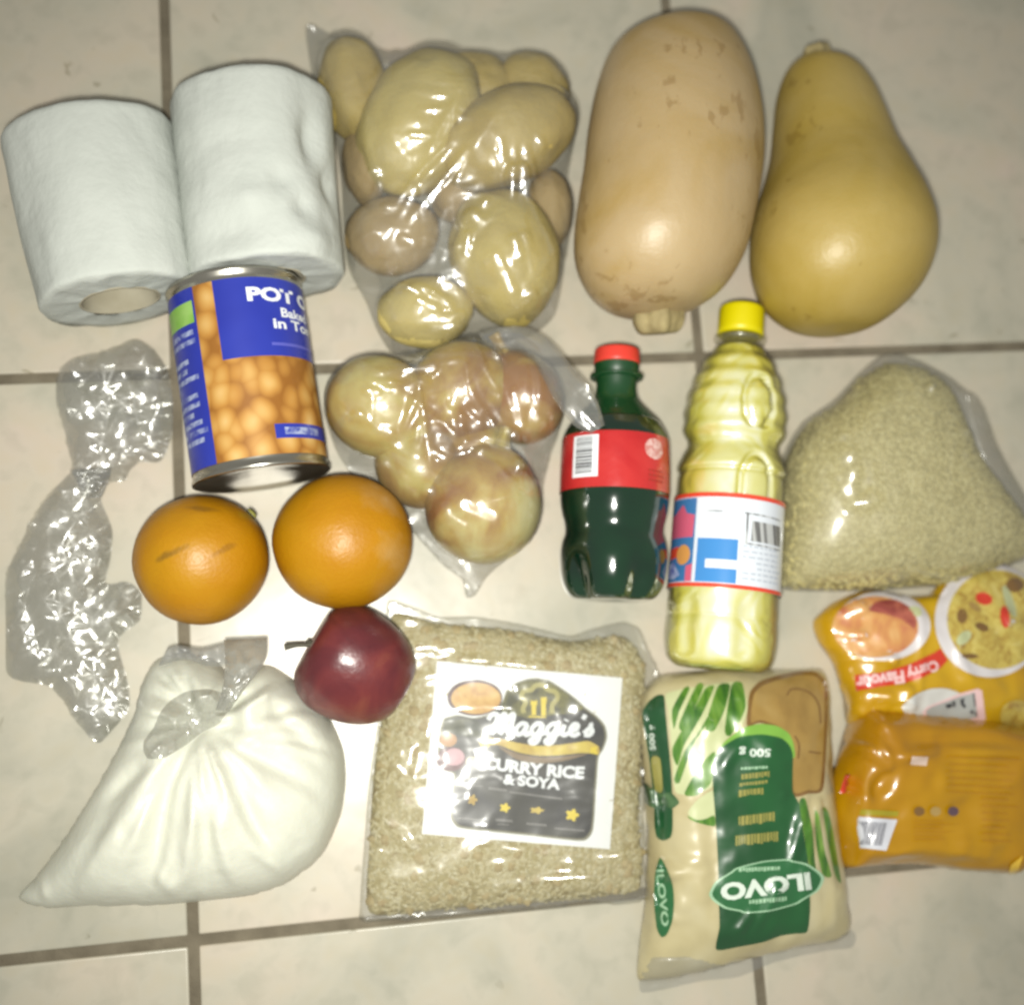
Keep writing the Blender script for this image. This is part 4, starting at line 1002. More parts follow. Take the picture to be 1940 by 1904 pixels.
F.z += (ridged(th_*6 + wob*0.6, r_*14, 41, 3) - 0.45)*0.0040*F.fade(0.012)
for a, b, amp, w in [((330, 1440), (290, 1690), -0.004, 0.004), ((400, 1480), (395, 1690), -0.004, 0.0035), ((440, 1460), (520, 1640), -0.005, 0.005), ((470, 1420), (600, 1500), -0.003, 0.004), ((395, 1570), (405, 1690), 0.003, 0.002), ((470, 1590), (540, 1660), 0.003, 0.003), ((280, 1440), (160, 1600), -0.005, 0.005), ((300, 1640), (330, 1700), 0.003, 0.003), ((505, 1330), (590, 1420), -0.003, 0.003), ((440, 1310), (438, 1385), -0.010, 0.006), ((470, 1350), (560, 1350), -0.004, 0.004)]:
    F.crease(a, b, amp, w, 0.04)
F.folds(45, 0.0022, 83, 6).folds(75, 0.0012, 87, 5)
F.blur(1)
fb = thing('flour_bag', 'bulging tied plastic bag of white flour at the lower left', 'bag', (P(380, 1500, 0).x, P(380, 1500, 0).y, 0))
bag_sheet('flour', F, FLOUR, fb, 0.0018)
KNOT = film('gathered_film', tint=0.80, rough=0.18, haze=0.22, refl=2.4, bumps=((70, 2, 0.005), (160, 1, 0.0008)), hazecol=(0.62, 0.62, 0.55))
# the twisted, knotted film in the middle and its two loose ends
KP = smooth_closed([P(a, b, 0.05).xy for a, b in [(268, 1412), (290, 1372), (312, 1332), (345, 1312), (390, 1306), (428, 1318), (432, 1340), (412, 1372), (380, 1388), (350, 1412), (318, 1432), (280, 1436)]], 0.0015)
ribbon_film('loose_end', [(424, 1212), (426, 1250), (422, 1300), (408, 1345)], [(506, 1208), (502, 1252), (464, 1305), (432, 1350)], KNOT, fb, lambda u, v: 0.040 + 0.022*math.sin(u*2.2), amp=0.004, seed=5)
ribbon_film('loose_end', [(318, 1226), (340, 1222), (380, 1228), (424, 1218)], [(300, 1262), (350, 1250), (392, 1262), (432, 1262)], film('bag_edge_film', 0.80, 0.16, 0.12, 1.4), fb, lambda u, v: 0.030 + 0.01*u, amp=0.003, seed=8)
F_FLOUR = F

# ================================================================== empty crumpled bag
Z8 = Z(0, 1200, 1.1543)
eb_pts = [Z8(*p) for p in [(235, 270), (270, 185), (350, 150), (470, 122), (580, 75), (660, 120), (720, 210), (742, 340), (738, 500), (690, 606), (600, 612), (556, 645), (535, 690), (470, 700), (430, 770), (480, 905), (470, 1040), (452, 1138), (550, 1132), (606, 1185), (600, 1300), (540, 1345), (505, 1400), (552, 1590), (548, 1690), (430, 1830), (392, 1815), (310, 1722), (268, 1650), (205, 1585), (80, 1562), (18, 1520), (14, 1300), (22, 1100), (90, 945), (165, 810), (232, 720), (308, 640), (290, 560), (268, 450), (240, 360)]]
eb_out = outline(eb_pts, 0.006)
EFILM = film('crumpled_film', tint=0.965, rough=0.19, haze=0.04, refl=2.6, bumps=((60, 1, 0.0020), (140, 1, 0.0004)), hazecol=(0.72, 0.75, 0.74))
def crumple(name, poly, top, amp, step, seed, m, parent, base=None, lift=0.0, power=0.5, soft=False):
    """film crushed into small flat facets with sharp creases between them"""
    f_ = Field(poly, 0.0015, base=0.0); f_.pillow(1.0, power)
    v, t_ = tri_fill(poly, step, 0.95, seed); rng = np.random.RandomState(seed)
    x = np.array([a[0] for a in v]); y = np.array([a[1] for a in v]); h = f_.at(x, y)
    z = 0.0012 + lift + top*h*(0.55 + 0.45*vnoise(x*45, y*45, seed)) + amp*rng.rand(len(v))*np.clip(h*2.2, 0.12, 1)
    if base is not None: z = z + base(x, y)
    vs = list(zip(x, y, z)); fs = [list(k) for k in t_]
    # split each facet once and let the middle sag a little, so that creases stay crisp but facets are not dead flat
    out = []
    for k in fs:
        c_ = np.mean([vs[i] for i in k], axis=0); n = len(vs); vs.append((c_[0], c_[1], c_[2] - 0.0004*rng.rand()))
        out += [[k[i], k[(i+1) % len(k)], n] for i in range(len(k))]
    return mesh_obj(name, vs, out, m, parent, smooth=soft)
eb = thing('plastic_bag', 'empty crumpled clear plastic bag tied in the middle, at the left edge', 'bag', (P(150, 1050, 0).x, P(150, 1050, 0).y, 0))
crumple('film', eb_out, 0.018, 0.010, 0.0062, 5, EFILM, eb, soft=True)
crumple('inner_fold', eb_out, 0.010, 0.008, 0.0075, 9, EFILM, eb, soft=True)
crumple('under_film', eb_out, 0.001, 0.0012, 0.009, 12, EFILM, eb)
crumple('knot', KP, 0.006, 0.0045, 0.0034, 21, KNOT, fb, base=lambda x, y: np.maximum(F_FLOUR.at(x, y), 0.001) + 0.001)
ribbon_film('twisted_neck', [Z8(300, 650), Z8(330, 700), Z8(350, 770)], [Z8(480, 640), Z8(470, 700), Z8(440, 770)], FILM2, eb, lambda u, v: 0.020 + 0.004*math.sin(u*3), amp=0.008, seed=12)

# ================================================================== curry rice packet
cp_out = outline([(736, 1138), (790, 1152), (830, 1168), (900, 1168), (965, 1178), (1020, 1190), (1080, 1204), (1120, 1192), (1180, 1178), (1212, 1190), (1236, 1240), (1252, 1282), (1232, 1330), (1226, 1450), (1222, 1560), (1226, 1650), (1230, 1700), (1190, 1716), (1120, 1712), (1040, 1722), (950, 1730), (820, 1740), (690, 1748), (682, 1720), (690, 1600), (700, 1480), (712, 1390), (726, 1290), (732, 1200)], 0.006)
CURRY = mat('dry_curry_rice', (0.44, 0.40, 0.22), rough=0.75, var=(75, 6, 0.8, [(0.30, (0.26, 0.205, 0.09)), (0.43, (0.37, 0.325, 0.17)), (0.57, (0.45, 0.41, 0.25)), (0.72, (0.54, 0.51, 0.37))]), bump=(330, 3, 0.0012), bump2=(45, 2, 0.0015))
tone(CURRY, 0.90, 0.86, 0.74)
cr_out = outline([(744, 1164), (830, 1180), (960, 1192), (1080, 1214), (1184, 1206), (1222, 1262), (1218, 1400), (1212, 1560), (1214, 1684), (1120, 1700), (950, 1716), (800, 1728), (700, 1730), (700, 1600), (710, 1450), (732, 1300)], 0.006)
FR = Field(cr_out); FR.pillow(0.017, 0.46); FR.z += (fbm(FR.X*45, FR.Y*45, 9) - 0.45)*0.004*FR.fade(0.012)
ex, ey = P(1090, 1225, 0.01).xy; FR.z += 0.003*np.exp(-((FR.X-ex)**2 + (FR.Y-ey)**2)/0.012**2)*FR.fade(0.006)
cp = thing('rice_packet', 'flat clear packet of curry rice with a black and white paper label', 'packet', (P(960, 1450, 0).x, P(960, 1450, 0).y, 0))
bag_sheet('rice_mix', FR, CURRY, cp, 0.0022)
grains('rice_grains', FR, 5200, 0.0052, 0.0017, mat('curry_grain', (0.5, 0.44, 0.22), rough=0.6, var=(420, 1, 0.0, [(0.30, (0.36, 0.30, 0.145)), (0.45, (0.42, 0.365, 0.20)), (0.58, (0.46, 0.415, 0.25)), (0.72, (0.51, 0.47, 0.32))])), cp, 7)
grains('soya_pieces', FR, 190, 0.0075, 0.0055, mat('soya_piece', (0.36, 0.26, 0.11), rough=0.7, var=(200, 2, 0.0, [(0.3, (0.31, 0.235, 0.10)), (0.7, (0.42, 0.345, 0.175))])), cp, 8, 0.0)
ZL = Z(1300, 2200, 1.4648); Z3 = Z(1580, 2450, 2.425)
FL = Field(cr_out); FL.z = FR.z.copy(); FL.blur(12)
def z3s(l): return [Z3(*p) for p in l]
lay = lambda k: on_field(FL, 0.0030 + 0.00022*k)
PAPERL = mat('label_paper', (0.80, 0.82, 0.83), rough=0.55)
lbl = patch('paper_label', [ZL(495, 408), ZL(1515, 500), ZL(1446, 1440), ZL(413, 1357)], lay(0), PAPERL, cp, 7, smooth=False)
INK = mat('label_black', (0.035, 0.034, 0.032), rough=0.45, var=(60, 3, .4, [(0.3, (0.028, 0.027, 0.03)), (0.7, (0.05, 0.048, 0.04))]))
EDGE = mat('label_edge_grey', (0.20, 0.19, 0.13), rough=0.5)
OLIVE = mat('label_olive', (0.12, 0.115, 0.035), rough=0.5, var=(160, 3, .5, [(0.35, (0.06, 0.06, 0.03)), (0.65, (0.18, 0.17, 0.06))]))
GOLD = mat('label_gold', (0.52, 0.40, 0.06), rough=0.5, var=(90, 3, .5, [(0.3, (0.40, 0.26, 0.06)), (0.7, (0.60, 0.48, 0.09))]))
YEL = mat('label_yellow', (0.66, 0.52, 0.04), rough=0.5)
BOWLF = mat('label_curry', (0.5, 0.28, 0.07), rough=0.5, var=(130, 4, .7, [(0.3, (0.40, 0.20, 0.05)), (0.5, (0.55, 0.33, 0.10)), (0.7, (0.62, 0.42, 0.15))]))
dark = [(210, 590), (330, 560), (480, 585), (640, 540), (740, 430), (775, 335), (860, 270), (960, 233), (1060, 224), (1160, 245), (1270, 312), (1400, 405), (1490, 490), (1600, 572), (1670, 655), (1690, 760), (1655, 870), (1612, 945), (1592, 1200), (1572, 1500), (1556, 1620), (1510, 1685), (1420, 1702), (900, 1645), (400, 1592), (310, 1560), (266, 1480), (276, 1300), (298, 1100), (205, 1055), (152, 920), (165, 740), (185, 650)]
patch('badge_edge', z3s(dark), lay(1), EDGE, lbl, 7)
cxm, cym = 940, 950
patch('badge', z3s([(cxm + (x-cxm)*0.972, cym + (y-cym)*0.972) for x, y in dark]), lay(2), INK, lbl, 7)
patch('olive_ground', z3s([(780, 350), (860, 285), (960, 250), (1060, 242), (1155, 262), (1260, 325), (1390, 415), (1470, 495), (1400, 540), (1200, 560), (1000, 590), (850, 560), (730, 520)]), lay(3), OLIVE, lbl, 7)
patch('herb_print', z3s([(215, 600), (330, 590), (500, 610), (560, 700), (500, 760), (330, 740), (220, 700)]), lay(3), mat('label_herbs', (0.05, 0.055, 0.03), rough=.5, var=(110, 3, .6, [(0.35, (0.03, 0.035, 0.02)), (0.65, (0.10, 0.10, 0.05))])), lbl, 7)
patch('bowl_rim', z3s(oval(487, 402, 250, 165)), lay(3), mat('label_bowl_rim', (0.10, 0.055, 0.06), rough=.5), lbl, 6)
patch('bowl_food', z3s(oval(497, 408, 226, 142)), lay(4), BOWLF, lbl, 6)
patch('onion_print', z3s(oval(300, 940, 90, 78)), lay(4), mat('label_onion_pink', (0.50, 0.30, 0.34), rough=.5), lbl, 6)
patch('onion_edge', z3s(oval(270, 960, 135, 110)), lay(3), mat('label_onion_purple', (0.13, 0.06, 0.07), rough=.5), lbl, 6)
patch('spice_print', z3s(oval(245, 785, 78, 62)), lay(4), mat('label_spice', (0.38, 0.19, 0.06), rough=.5), lbl, 6)
patch('garlic_print', z3s(oval(450, 975, 48, 36, -0.3)), lay(4), mat('label_garlic', (0.48, 0.44, 0.32), rough=.5), lbl, 6)
hat = [(935, 540), (925, 500), (948, 440), (910, 392), (935, 342), (1000, 330), (1040, 292), (1110, 290), (1152, 330), (1222, 352), (1236, 410), (1192, 465), (1190, 545)]
hp = [Vector(a) for a in z3s(hat)]
strokes('chef_hat', [[Vector(p[:2]) for p in smooth_open([Vector((*q, 0)) for q in hp], 5)]], 9, lay(4), mat('label_dull_gold', (0.36, 0.33, 0.12), rough=.5), lbl)
bars('cutlery', [z3s(q) for q in ([(1003, 432), (1043, 432), (1043, 560), (1003, 560)], [(1086, 398), (1140, 398), (1136, 452), (1090, 452)], [(1090, 450), (1132, 450), (1132, 565), (1090, 565)], [(975, 566), (1132, 572), (1132, 586), (975, 580)], [(995, 424), (1006, 424), (1006, 470), (995, 470)], [(1040, 424), (1051, 424), (1051, 470), (1040, 470)])], lay(5), YEL, lbl, 4)
rib_t = [(535, 772), (700, 772), (880, 812), (1060, 838), (1250, 830), (1430, 806), (1522, 796), (1612, 846)]; rib_b = [(1615, 915), (1520, 905), (1430, 906), (1250, 925), (1050, 928), (870, 895), (700, 832), (540, 838)]
patch('ribbon', z3s(rib_t + rib_b), lay(4), GOLD, lbl, 6)
patch('ribbon_end', z3s([(532, 762), (612, 772), (600, 805), (618, 850), (535, 842), (560, 800)]), lay(5), YEL, lbl, 6, smooth=False)
patch('ribbon_end', z3s([(1540, 850), (1602, 846), (1590, 880), (1612, 922), (1535, 905)]), lay(5), YEL, lbl, 6, smooth=False)
patch('ribbon_shade', z3s([(700, 845), (870, 905), (1050, 940), (1250, 938), (1430, 918), (1520, 912), (1300, 975), (1050, 1000), (860, 960)]), lay(3), mat('label_brown', (0.20, 0.14, 0.08), rough=.5), lbl, 7)
# handwritten name: strokes of each letter
GL = {'M': ([[(-.10, .72), (-.02, .92), (.14, 1.0), (.22, .85), (.10, 0)], [(.10, .02), (.28, .68), (.42, 1.0), (.50, .88), (.40, 0)], [(.40, .02), (.58, .68), (.72, 1.0), (.80, .88), (.70, .10), (.78, 0), (.92, .14)]], .90),
      'a': ([[(.42, .50), (.22, .56), (.05, .30), (.12, .02), (.28, .10), (.42, .50), (.37, .10), (.46, 0), (.58, .14)]], .55),
      'g': ([[(.42, .50), (.22, .56), (.05, .30), (.12, .02), (.28, .10), (.42, .50), (.34, -.22), (.18, -.42), (.04, -.30), (.24, -.08), (.58, .14)]], .55),
      'i': ([[(.10, .52), (.06, .12), (.14, 0), (.30, .14)], [(.13, .70), (.15, .78)]], .28),
      'e': ([[(.02, .18), (.24, .30), (.30, .48), (.18, .56), (.05, .34), (.08, .08), (.22, 0), (.40, .14)]], .38),
      "'": ([[(.14, 1.02), (.06, .80)]], .14),
      's': ([[(.02, .10), (.22, .40), (.24, .58), (.25, .40), (.32, .20), (.22, .02), (.04, .04)]], .36)}
def script_word(word, x0, y0, x1, h, slope, width, mapper, m, parent):
    tot = sum(GL[c][1] for c in word); k = (x1 - x0)/tot; x = 0; lines = []
    for c in word:
        for st in GL[c][0]:
            q = smooth_open([Vector((x + a + b*0.10, b, 0)) for a, b in st], 6)
            lines.append([Vector(Z3(x0 + p.x*k, y0 - p.y*h + (p.x*k)*slope)) for p in q])
        x += GL[c][1]
    return strokes('lettering', lines, width, mapper, m, parent)
script_word("Maggie's", 615, 735, 1560, 185, 0.012, 8.5, lay(6), WHITE, lbl)
lettering('lettering', 'CURRY RICE', *Z3(1022, 1050), 192, 24, 6, lay(5), WHITE, lbl, bold=0.05, arch=-3)
lettering('lettering', '& SOYA', *Z3(1005, 1165), 108, 21, 6, lay(5), WHITE, lbl, bold=0.05)
for (x, y, rx, ry) in ((465, 1330, 48, 52), (760, 1402, 52, 46), (1050, 1425, 70, 34), (1372, 1468, 66, 60)):
    patch('icon', z3s([(x + rx*(1 + 0.25*math.cos(5*a))*math.cos(a)*0.8, y + ry*(1 + 0.25*math.cos(5*a))*math.sin(a)*0.8) for a in np.linspace(0, 6.283, 30, endpoint=False)]), lay(4), GOLD if x in (465, 1050) else YEL, lbl, 5)
GREYP = mat('label_grey_print', (0.16, 0.155, 0.15), rough=.5)
bars('fine_print', [z3s(q) for q in ([(330, 1488), (580, 1508), (580, 1520), (330, 1500)], [(675, 1500), (830, 1512), (830, 1535), (675, 1522)], [(690, 1545), (800, 1552), (800, 1562), (690, 1555)], [(955, 1535), (1140, 1550), (1140, 1572), (955, 1556)], [(1210, 1580), (1485, 1602), (1485, 1618), (1210, 1596)], [(410, 1190), (560, 1200), (560, 1212), (410, 1202)], [(610, 1212), (780, 1232), (780, 1256), (610, 1236)], [(800, 1250), (1280, 1312), (1280, 1330), (800, 1266)])], lay(4), GREYP, lbl, 6)
FF = Field(cp_out); FF.pillow(0.019, 0.46); FF.z = np.maximum(FF.z, np.where(FF.m, FL.at(FF.X, FF.Y) + 0.0056, 0))
FF.blur(4)
FF.z += (ridged(FF.X*26, FF.Y*60, 61, 3) - 0.42)*0.0030*FF.fade(0.012)
for a, b, amp, w in [((930, 1680), (1180, 1650), 0.0035, 0.0016), ((950, 1630), (1080, 1612), 0.002, 0.0014), ((830, 1250), (1000, 1258), 0.0022, 0.0016), ((780, 1400), (770, 1470), 0.002, 0.003), ((740, 1560), (790, 1620), 0.0022, 0.002), ((1160, 1500), (1190, 1440), 0.002, 0.0018), ((960, 1180), (1010, 1200), 0.0025, 0.002), ((1160, 1190), (1200, 1230), 0.003, 0.002), ((900, 1725), (970, 1725), 0.003, 0.0018), ((690, 1690), (720, 1740), 0.002, 0.0016), ((730, 1170), (860, 1175), 0.003, 0.002)]:
    FF.crease(a, b, amp, w, 0.02)
FF.folds(24, 0.0022, 63, 7, (0.6, 1.2)).folds(46, 0.0012, 67)
FF.facets(Z(1300, 2200, 1.4648), [(750, 1530, 1000, 1500, .0012), (1000, 1500, 1250, 1505, .001), (1250, 1500, 1500, 1470, .0011), (790, 1425, 970, 1445, .0012), (760, 1600, 840, 1650, .0010), (300, 890, 310, 1070, .0018), (280, 980, 330, 1030, .0022), (140, 1360, 190, 1410, .0014), (170, 1440, 260, 1480, .0010), (225, 1290, 260, 1310, .0020), (1500, 1090, 1550, 1020, .0012), (1440, 1240, 1470, 1210, .0016), (720, 1775, 790, 1775, .0022), (820, 1780, 860, 1778, .0014), (500, 360, 600, 340, .0012), (620, 400, 780, 410, .0014), (780, 410, 1060, 445, .0012), (900, 170, 930, 200, .0016), (960, 170, 1030, 195, .0014), (1500, 190, 1550, 220, .0014), (1300, 275, 1400, 262, .001), (30, 1690, 100, 1730, .001), (460, 265, 500, 270, .001), (690, 1830, 770, 1835, .001), (1000, 1620, 1450, 1585, .0007), (580, 90, 630, 100, .002)], lift=0.001)
FF.z = np.maximum(FF.z, np.where(FF.m, FL.at(FF.X, FF.Y) + 0.0052, 0))
bag_sheet('film', FF, film('packet_film', 0.94, 0.17, 0.04, 1.5, ((22, 1, 0.003), (60, 1, 0.0006)), sheen=0.025), cp, 0.002)

# ================================================================== sugar packet
Z4 = Z(2350, 2450, 1.5233); ZG = Z(2380, 2700, 2.2134)
sg_out = outline([(1213, 1345), (1228, 1302), (1262, 1276), (1340, 1270), (1420, 1264), (1500, 1268), (1566, 1268), (1574, 1320), (1576, 1430), (1580, 1520), (1592, 1600), (1606, 1690), (1616, 1760), (1596, 1782), (1530, 1792), (1440, 1812), (1340, 1840), (1270, 1856), (1216, 1862), (1216, 1800), (1228, 1700), (1230, 1560), (1220, 1450)], 0.008)
F = Field(sg_out); F.pillow(0.034, 0.42)
F.z += (fbm(F.X*30, F.Y*30, 71) - 0.45)*0.006*F.fade(0.015) + (ridged(F.X*55, F.Y*25, 73, 2) - 0.4)*0.0018*F.fade(0.012)
for a, b, amp, w in [((1525, 1500), (1490, 1640), 0.0035, 0.0022), ((1430, 1760), (1470, 1660), 0.0035, 0.002), ((1280, 1635), (1350, 1628), 0.002, 0.002), ((1290, 1700), (1300, 1730), 0.002, 0.002), ((1355, 1460), (1400, 1400), 0.002, 0.002), ((1235, 1400), (1255, 1540), -0.003, 0.003), ((1345, 1500), (1352, 1780), -0.0015, 0.003)]:
    F.crease(a, b, amp, w, 0.03)
F.folds(28, 0.0026, 75, 6).folds(50, 0.0012, 77); F.blur(1)
F.facets(Z(2350, 2450, 1.5233), [(1085, 860, 1055, 1000, .0015), (1040, 1000, 960, 1110, .001), (1045, 1040, 1010, 1190, .0011), (960, 1262, 1000, 1240, .0012), (640, 1560, 720, 1430, .0013), (690, 1500, 700, 1400, .001), (270, 1252, 440, 1236, .0018), (265, 1500, 300, 1515, .0016), (440, 510, 490, 400, .0018), (195, 320, 205, 330, .0012), (230, 415, 260, 412, .001), (340, 828, 370, 828, .0012), (870, 795, 890, 797, .001)], lift=0.0006)
F.blur(1); FS = F
SUG = mat('sugar_through_film', (0.57, 0.48, 0.29), rough=0.36, spec=0.5, coat=0.7, coat_rough=0.14, var=(26, 3, 0.4, [(0.3, (0.38, 0.32, 0.165)), (0.5, (0.44, 0.38, 0.205)), (0.72, (0.48, 0.43, 0.265))]), bump=(34, 1, 0.0045), bump2=(90, 1, 0.0008))
tone(SUG, 0.98, 0.99, 1.02)
sg = thing('sugar_packet', 'green and cream sugar packet lying upside down at the bottom', 'packet', (P(1410, 1560, 0).x, P(1410, 1560, 0).y, 0))
body = bag_sheet('bag_body', F, SUG, sg, 0.0019)
ls = lambda k: on_field(FS, 0.0008 + 0.00018*k)
def pm(name, c, v=None, **kw): return mat(name, c, rough=0.34, spec=0.5, coat=0.8, coat_rough=0.15, bump=(34, 1, 0.0045), bump2=(90, 1, 0.0008), var=v, **kw)
SGR = pm('packet_green', (0.015, 0.13, 0.03), (20, 2, 0.3, [(0.3, (0.009, 0.075, 0.022)), (0.7, (0.016, 0.135, 0.034))]))
SLG = pm('packet_light_green', (0.17, 0.36, 0.05)); SLEAF = pm('packet_leaf', (0.10, 0.25, 0.025), (60, 4, .8, [(0.3, (0.02, 0.09, 0.012)), (0.5, (0.06, 0.17, 0.015)), (0.7, (0.17, 0.30, 0.05))], (3, 0.6, 1)))
STAN = pm('packet_tan', (0.30, 0.19, 0.05), (30, 4, .6, [(0.3, (0.22, 0.13, 0.032)), (0.5, (0.30, 0.19, 0.05)), (0.7, (0.35, 0.235, 0.075))])); SBRN = pm('packet_brown', (0.17, 0.09, 0.025)); SPAL = pm('packet_pale_green', (0.46, 0.49, 0.27))
SOVAL = pm('packet_oval', (0.025, 0.16, 0.05)); SLINE = pm('packet_pale_line', (0.30, 0.48, 0.31)); SWH = pm('packet_white', (0.58, 0.66, 0.58))
SGOLD = pm('packet_gold', (0.26, 0.24, 0.06))
for _m in (SGR, SOVAL): tone(_m, 0.68)
def z4s(l): return [Z4(*p) for p in l]
def zgs(l): return [ZG(*p) for p in l]
# leaf field at the upper left
patch('cane_ground', z4s([(225, 230), (400, 190), (640, 165), (690, 300), (660, 410), (560, 500), (500, 640), (490, 760), (380, 800), (280, 790), (262, 600), (250, 450), (240, 330)]), ls(1), SPAL, sg, 7)
blades = [[(260, 320), (330, 195), (360, 200), (300, 330), (270, 430)], [(300, 400), (400, 180), (440, 185), (380, 330), (320, 440)], [(262, 540), (380, 330), (450, 200), (500, 190), (430, 350), (330, 520), (290, 640)], [(450, 420), (520, 190), (590, 180), (560, 320), (500, 440)], [(560, 440), (600, 180), (660, 170), (680, 300), (640, 400), (590, 470)], [(330, 800), (420, 640), (500, 560), (500, 640), (480, 740), (400, 810)], [(480, 330), (440, 400), (380, 500), (410, 470), (470, 380)], [(270, 720), (330, 560), (400, 470), (350, 600), (300, 740)]]
for q in blades: patch('cane_leaf', z4s(q), ls(2), SLEAF, sg, 6)
patch('cane_piece', z4s([(350, 905), (400, 840), (470, 790), (500, 790), (505, 930), (495, 985), (440, 960), (370, 945)]), ls(1), SPAL, sg, 6)
patch('cane_rind', z4s([(345, 925), (400, 950), (450, 945), (500, 925), (505, 985), (440, 975), (375, 955)]), ls(2), SLEAF, sg, 6)
# tan biscuit at the upper right
patch('biscuit_edge', z4s([(690, 320), (705, 220), (760, 160), (860, 125), (980, 100), (1080, 105), (1145, 170), (1150, 330), (1140, 560), (1120, 780), (1040, 800), (950, 806), (930, 540), (880, 440), (760, 395), (690, 420)]), ls(1), SBRN, sg, 7)
patch('biscuit', z4s([(712, 320), (728, 232), (775, 185), (870, 150), (980, 125), (1070, 128), (1126, 185), (1130, 330), (1122, 560), (1102, 768), (1030, 780), (955, 788), (945, 540), (890, 430), (770, 380), (712, 395)]), ls(2), STAN, sg, 7)
strokes('biscuit_line', [[Vector(p[:2]) for p in smooth_open([Vector((*Z4(*q), 0)) for q in l], 6)] for l in ([(915, 240), (940, 205), (1000, 205), (1060, 235), (1100, 300), (1108, 400)], [(960, 470), (985, 520), (980, 600)], [(1040, 560), (1110, 570)])], 3.5, ls(3), SBRN, sg)
patch('light_arch', z4s([(470, 660), (500, 590), (545, 520), (600, 470), (680, 420), (770, 402), (860, 415), (925, 455), (952, 510), (962, 590), (930, 600), (880, 520), (770, 480), (650, 490), (560, 540), (505, 620)]), ls(3), SLG, sg, 6)
green = [(492, 680), (500, 600), (545, 535), (640, 478), (770, 462), (880, 482), (930, 525), (950, 590), (948, 780), (985, 860), (1005, 1000), (1035, 1180), (1048, 1400), (1046, 1500), (1030, 1590), (960, 1600), (880, 1612), (780, 1648), (640, 1675), (512, 1690), (530, 1560), (526, 1400), (522, 1200), (508, 950), (494, 780)]
patch('green_panel', z4s(green), ls(4), SGR, sg, 6)
lettering('lettering', '500 g', *Z4(733, 560), 60, 20, 180, ls(6), SWH, sg, bold=0.03)
random.seed(11)
def fake_lines(rows):
    out = []
    for (x0, x1, y0, h, sl) in rows:
        x = x0
        while x < x1 - 8:
            w = random.uniform(9, 20); w = min(w, x1 - x); k = random.random()
            hh = h*(0.75 + 0.25*k)
            out.append(z4s([(x, y0 + (x-x0)*sl), (x + w, y0 + (x+w-x0)*sl), (x + w, y0 + hh + (x+w-x0)*sl), (x, y0 + hh + (x-x0)*sl)])); x += w + 5
    return out
bars('gold_print', fake_lines([(655, 815, 690, 34, -0.12), (645, 815, 740, 22, -0.12), (640, 780, 780, 40, -0.1), (640, 845, 930, 62, -0.13), (622, 872, 1040, 62, -0.10)]), ls(6), SGOLD, sg, 2)
bars('white_print', fake_lines([(652, 810, 650, 16, -0.06)]), ls(6), SLINE, sg, 2)
# oval badge with the name, upside down
oc = Z4(800, 1328)
def badge(k, scale, rot=-7.5):
    pts = [(-325, 0), (-280, -62), (-190, -105), (-150, -125), (0, -142), (140, -135), (165, -122), (240, -95), (305, -40), (325, 0), (285, 62), (190, 105), (150, 122), (0, 142), (-140, 135), (-165, 122), (-250, 92), (-310, 40)]
    ca, sa = math.cos(math.radians(rot)), math.sin(math.radians(rot))
    return [(oc[0] + (x*ca - y*sa)*scale/3.015, oc[1] + (x*sa + y*ca)*scale/3.015) for x, y in pts]
patch('badge_line', badge(0, 1.02), ls(7), SLINE, sg, 6)
patch('badge', badge(0, 0.965), ls(8), SOVAL, sg, 6)
lettering('lettering', 'ILOVO', oc[0] - 2, oc[1] + 1, 172, 34, 172.5, ls(10), SWH, sg, bold=0.05)
bars('badge_print', fake_lines([(640, 880, 1222, 26, -0.03), (700, 920, 1408, 26, -0.10)]), ls(10), SLINE, sg, 2)
# left edge prints
patch('side_strip', z4s([(88, 345), (120, 280), (170, 240), (212, 240), (222, 330), (240, 520), (256, 700), (262, 880), (262, 1000), (250, 1050), (210, 1068), (172, 1050), (158, 980), (155, 850), (130, 620), (108, 480)]), ls(3), SGR, sg, 6)
lettering('lettering', '500 g', *Z4(148, 480), 48, 14, -95, ls(5), SWH, sg, bold=0.02)
patch('side_gold', z4s([(140, 600), (190, 600), (205, 780), (165, 790)]), ls(5), SGOLD, sg, 6)
patch('side_bow', z4s([(100, 740), (150, 780), (210, 800), (250, 790), (300, 850), (255, 885), (200, 860), (150, 880), (105, 850)]), ls(6), pm('packet_dark_green', (0.02, 0.07, 0.02), (150, 3, .5, [(0.35, (0.012, 0.05, 0.015)), (0.65, (0.06, 0.13, 0.05))])), sg, 6)
patch('side_badge', z4s([(190, 1165), (225, 1220), (262, 1320), (270, 1420), (262, 1520), (232, 1600), (200, 1620), (172, 1570), (158, 1450), (156, 1350), (165, 1240)]), ls(3), SOVAL, sg, 6)
lettering('lettering', 'ILOVO', *Z4(205, 1395), 108, 15, 84, ls(5), SLINE, sg, bold=0.03)
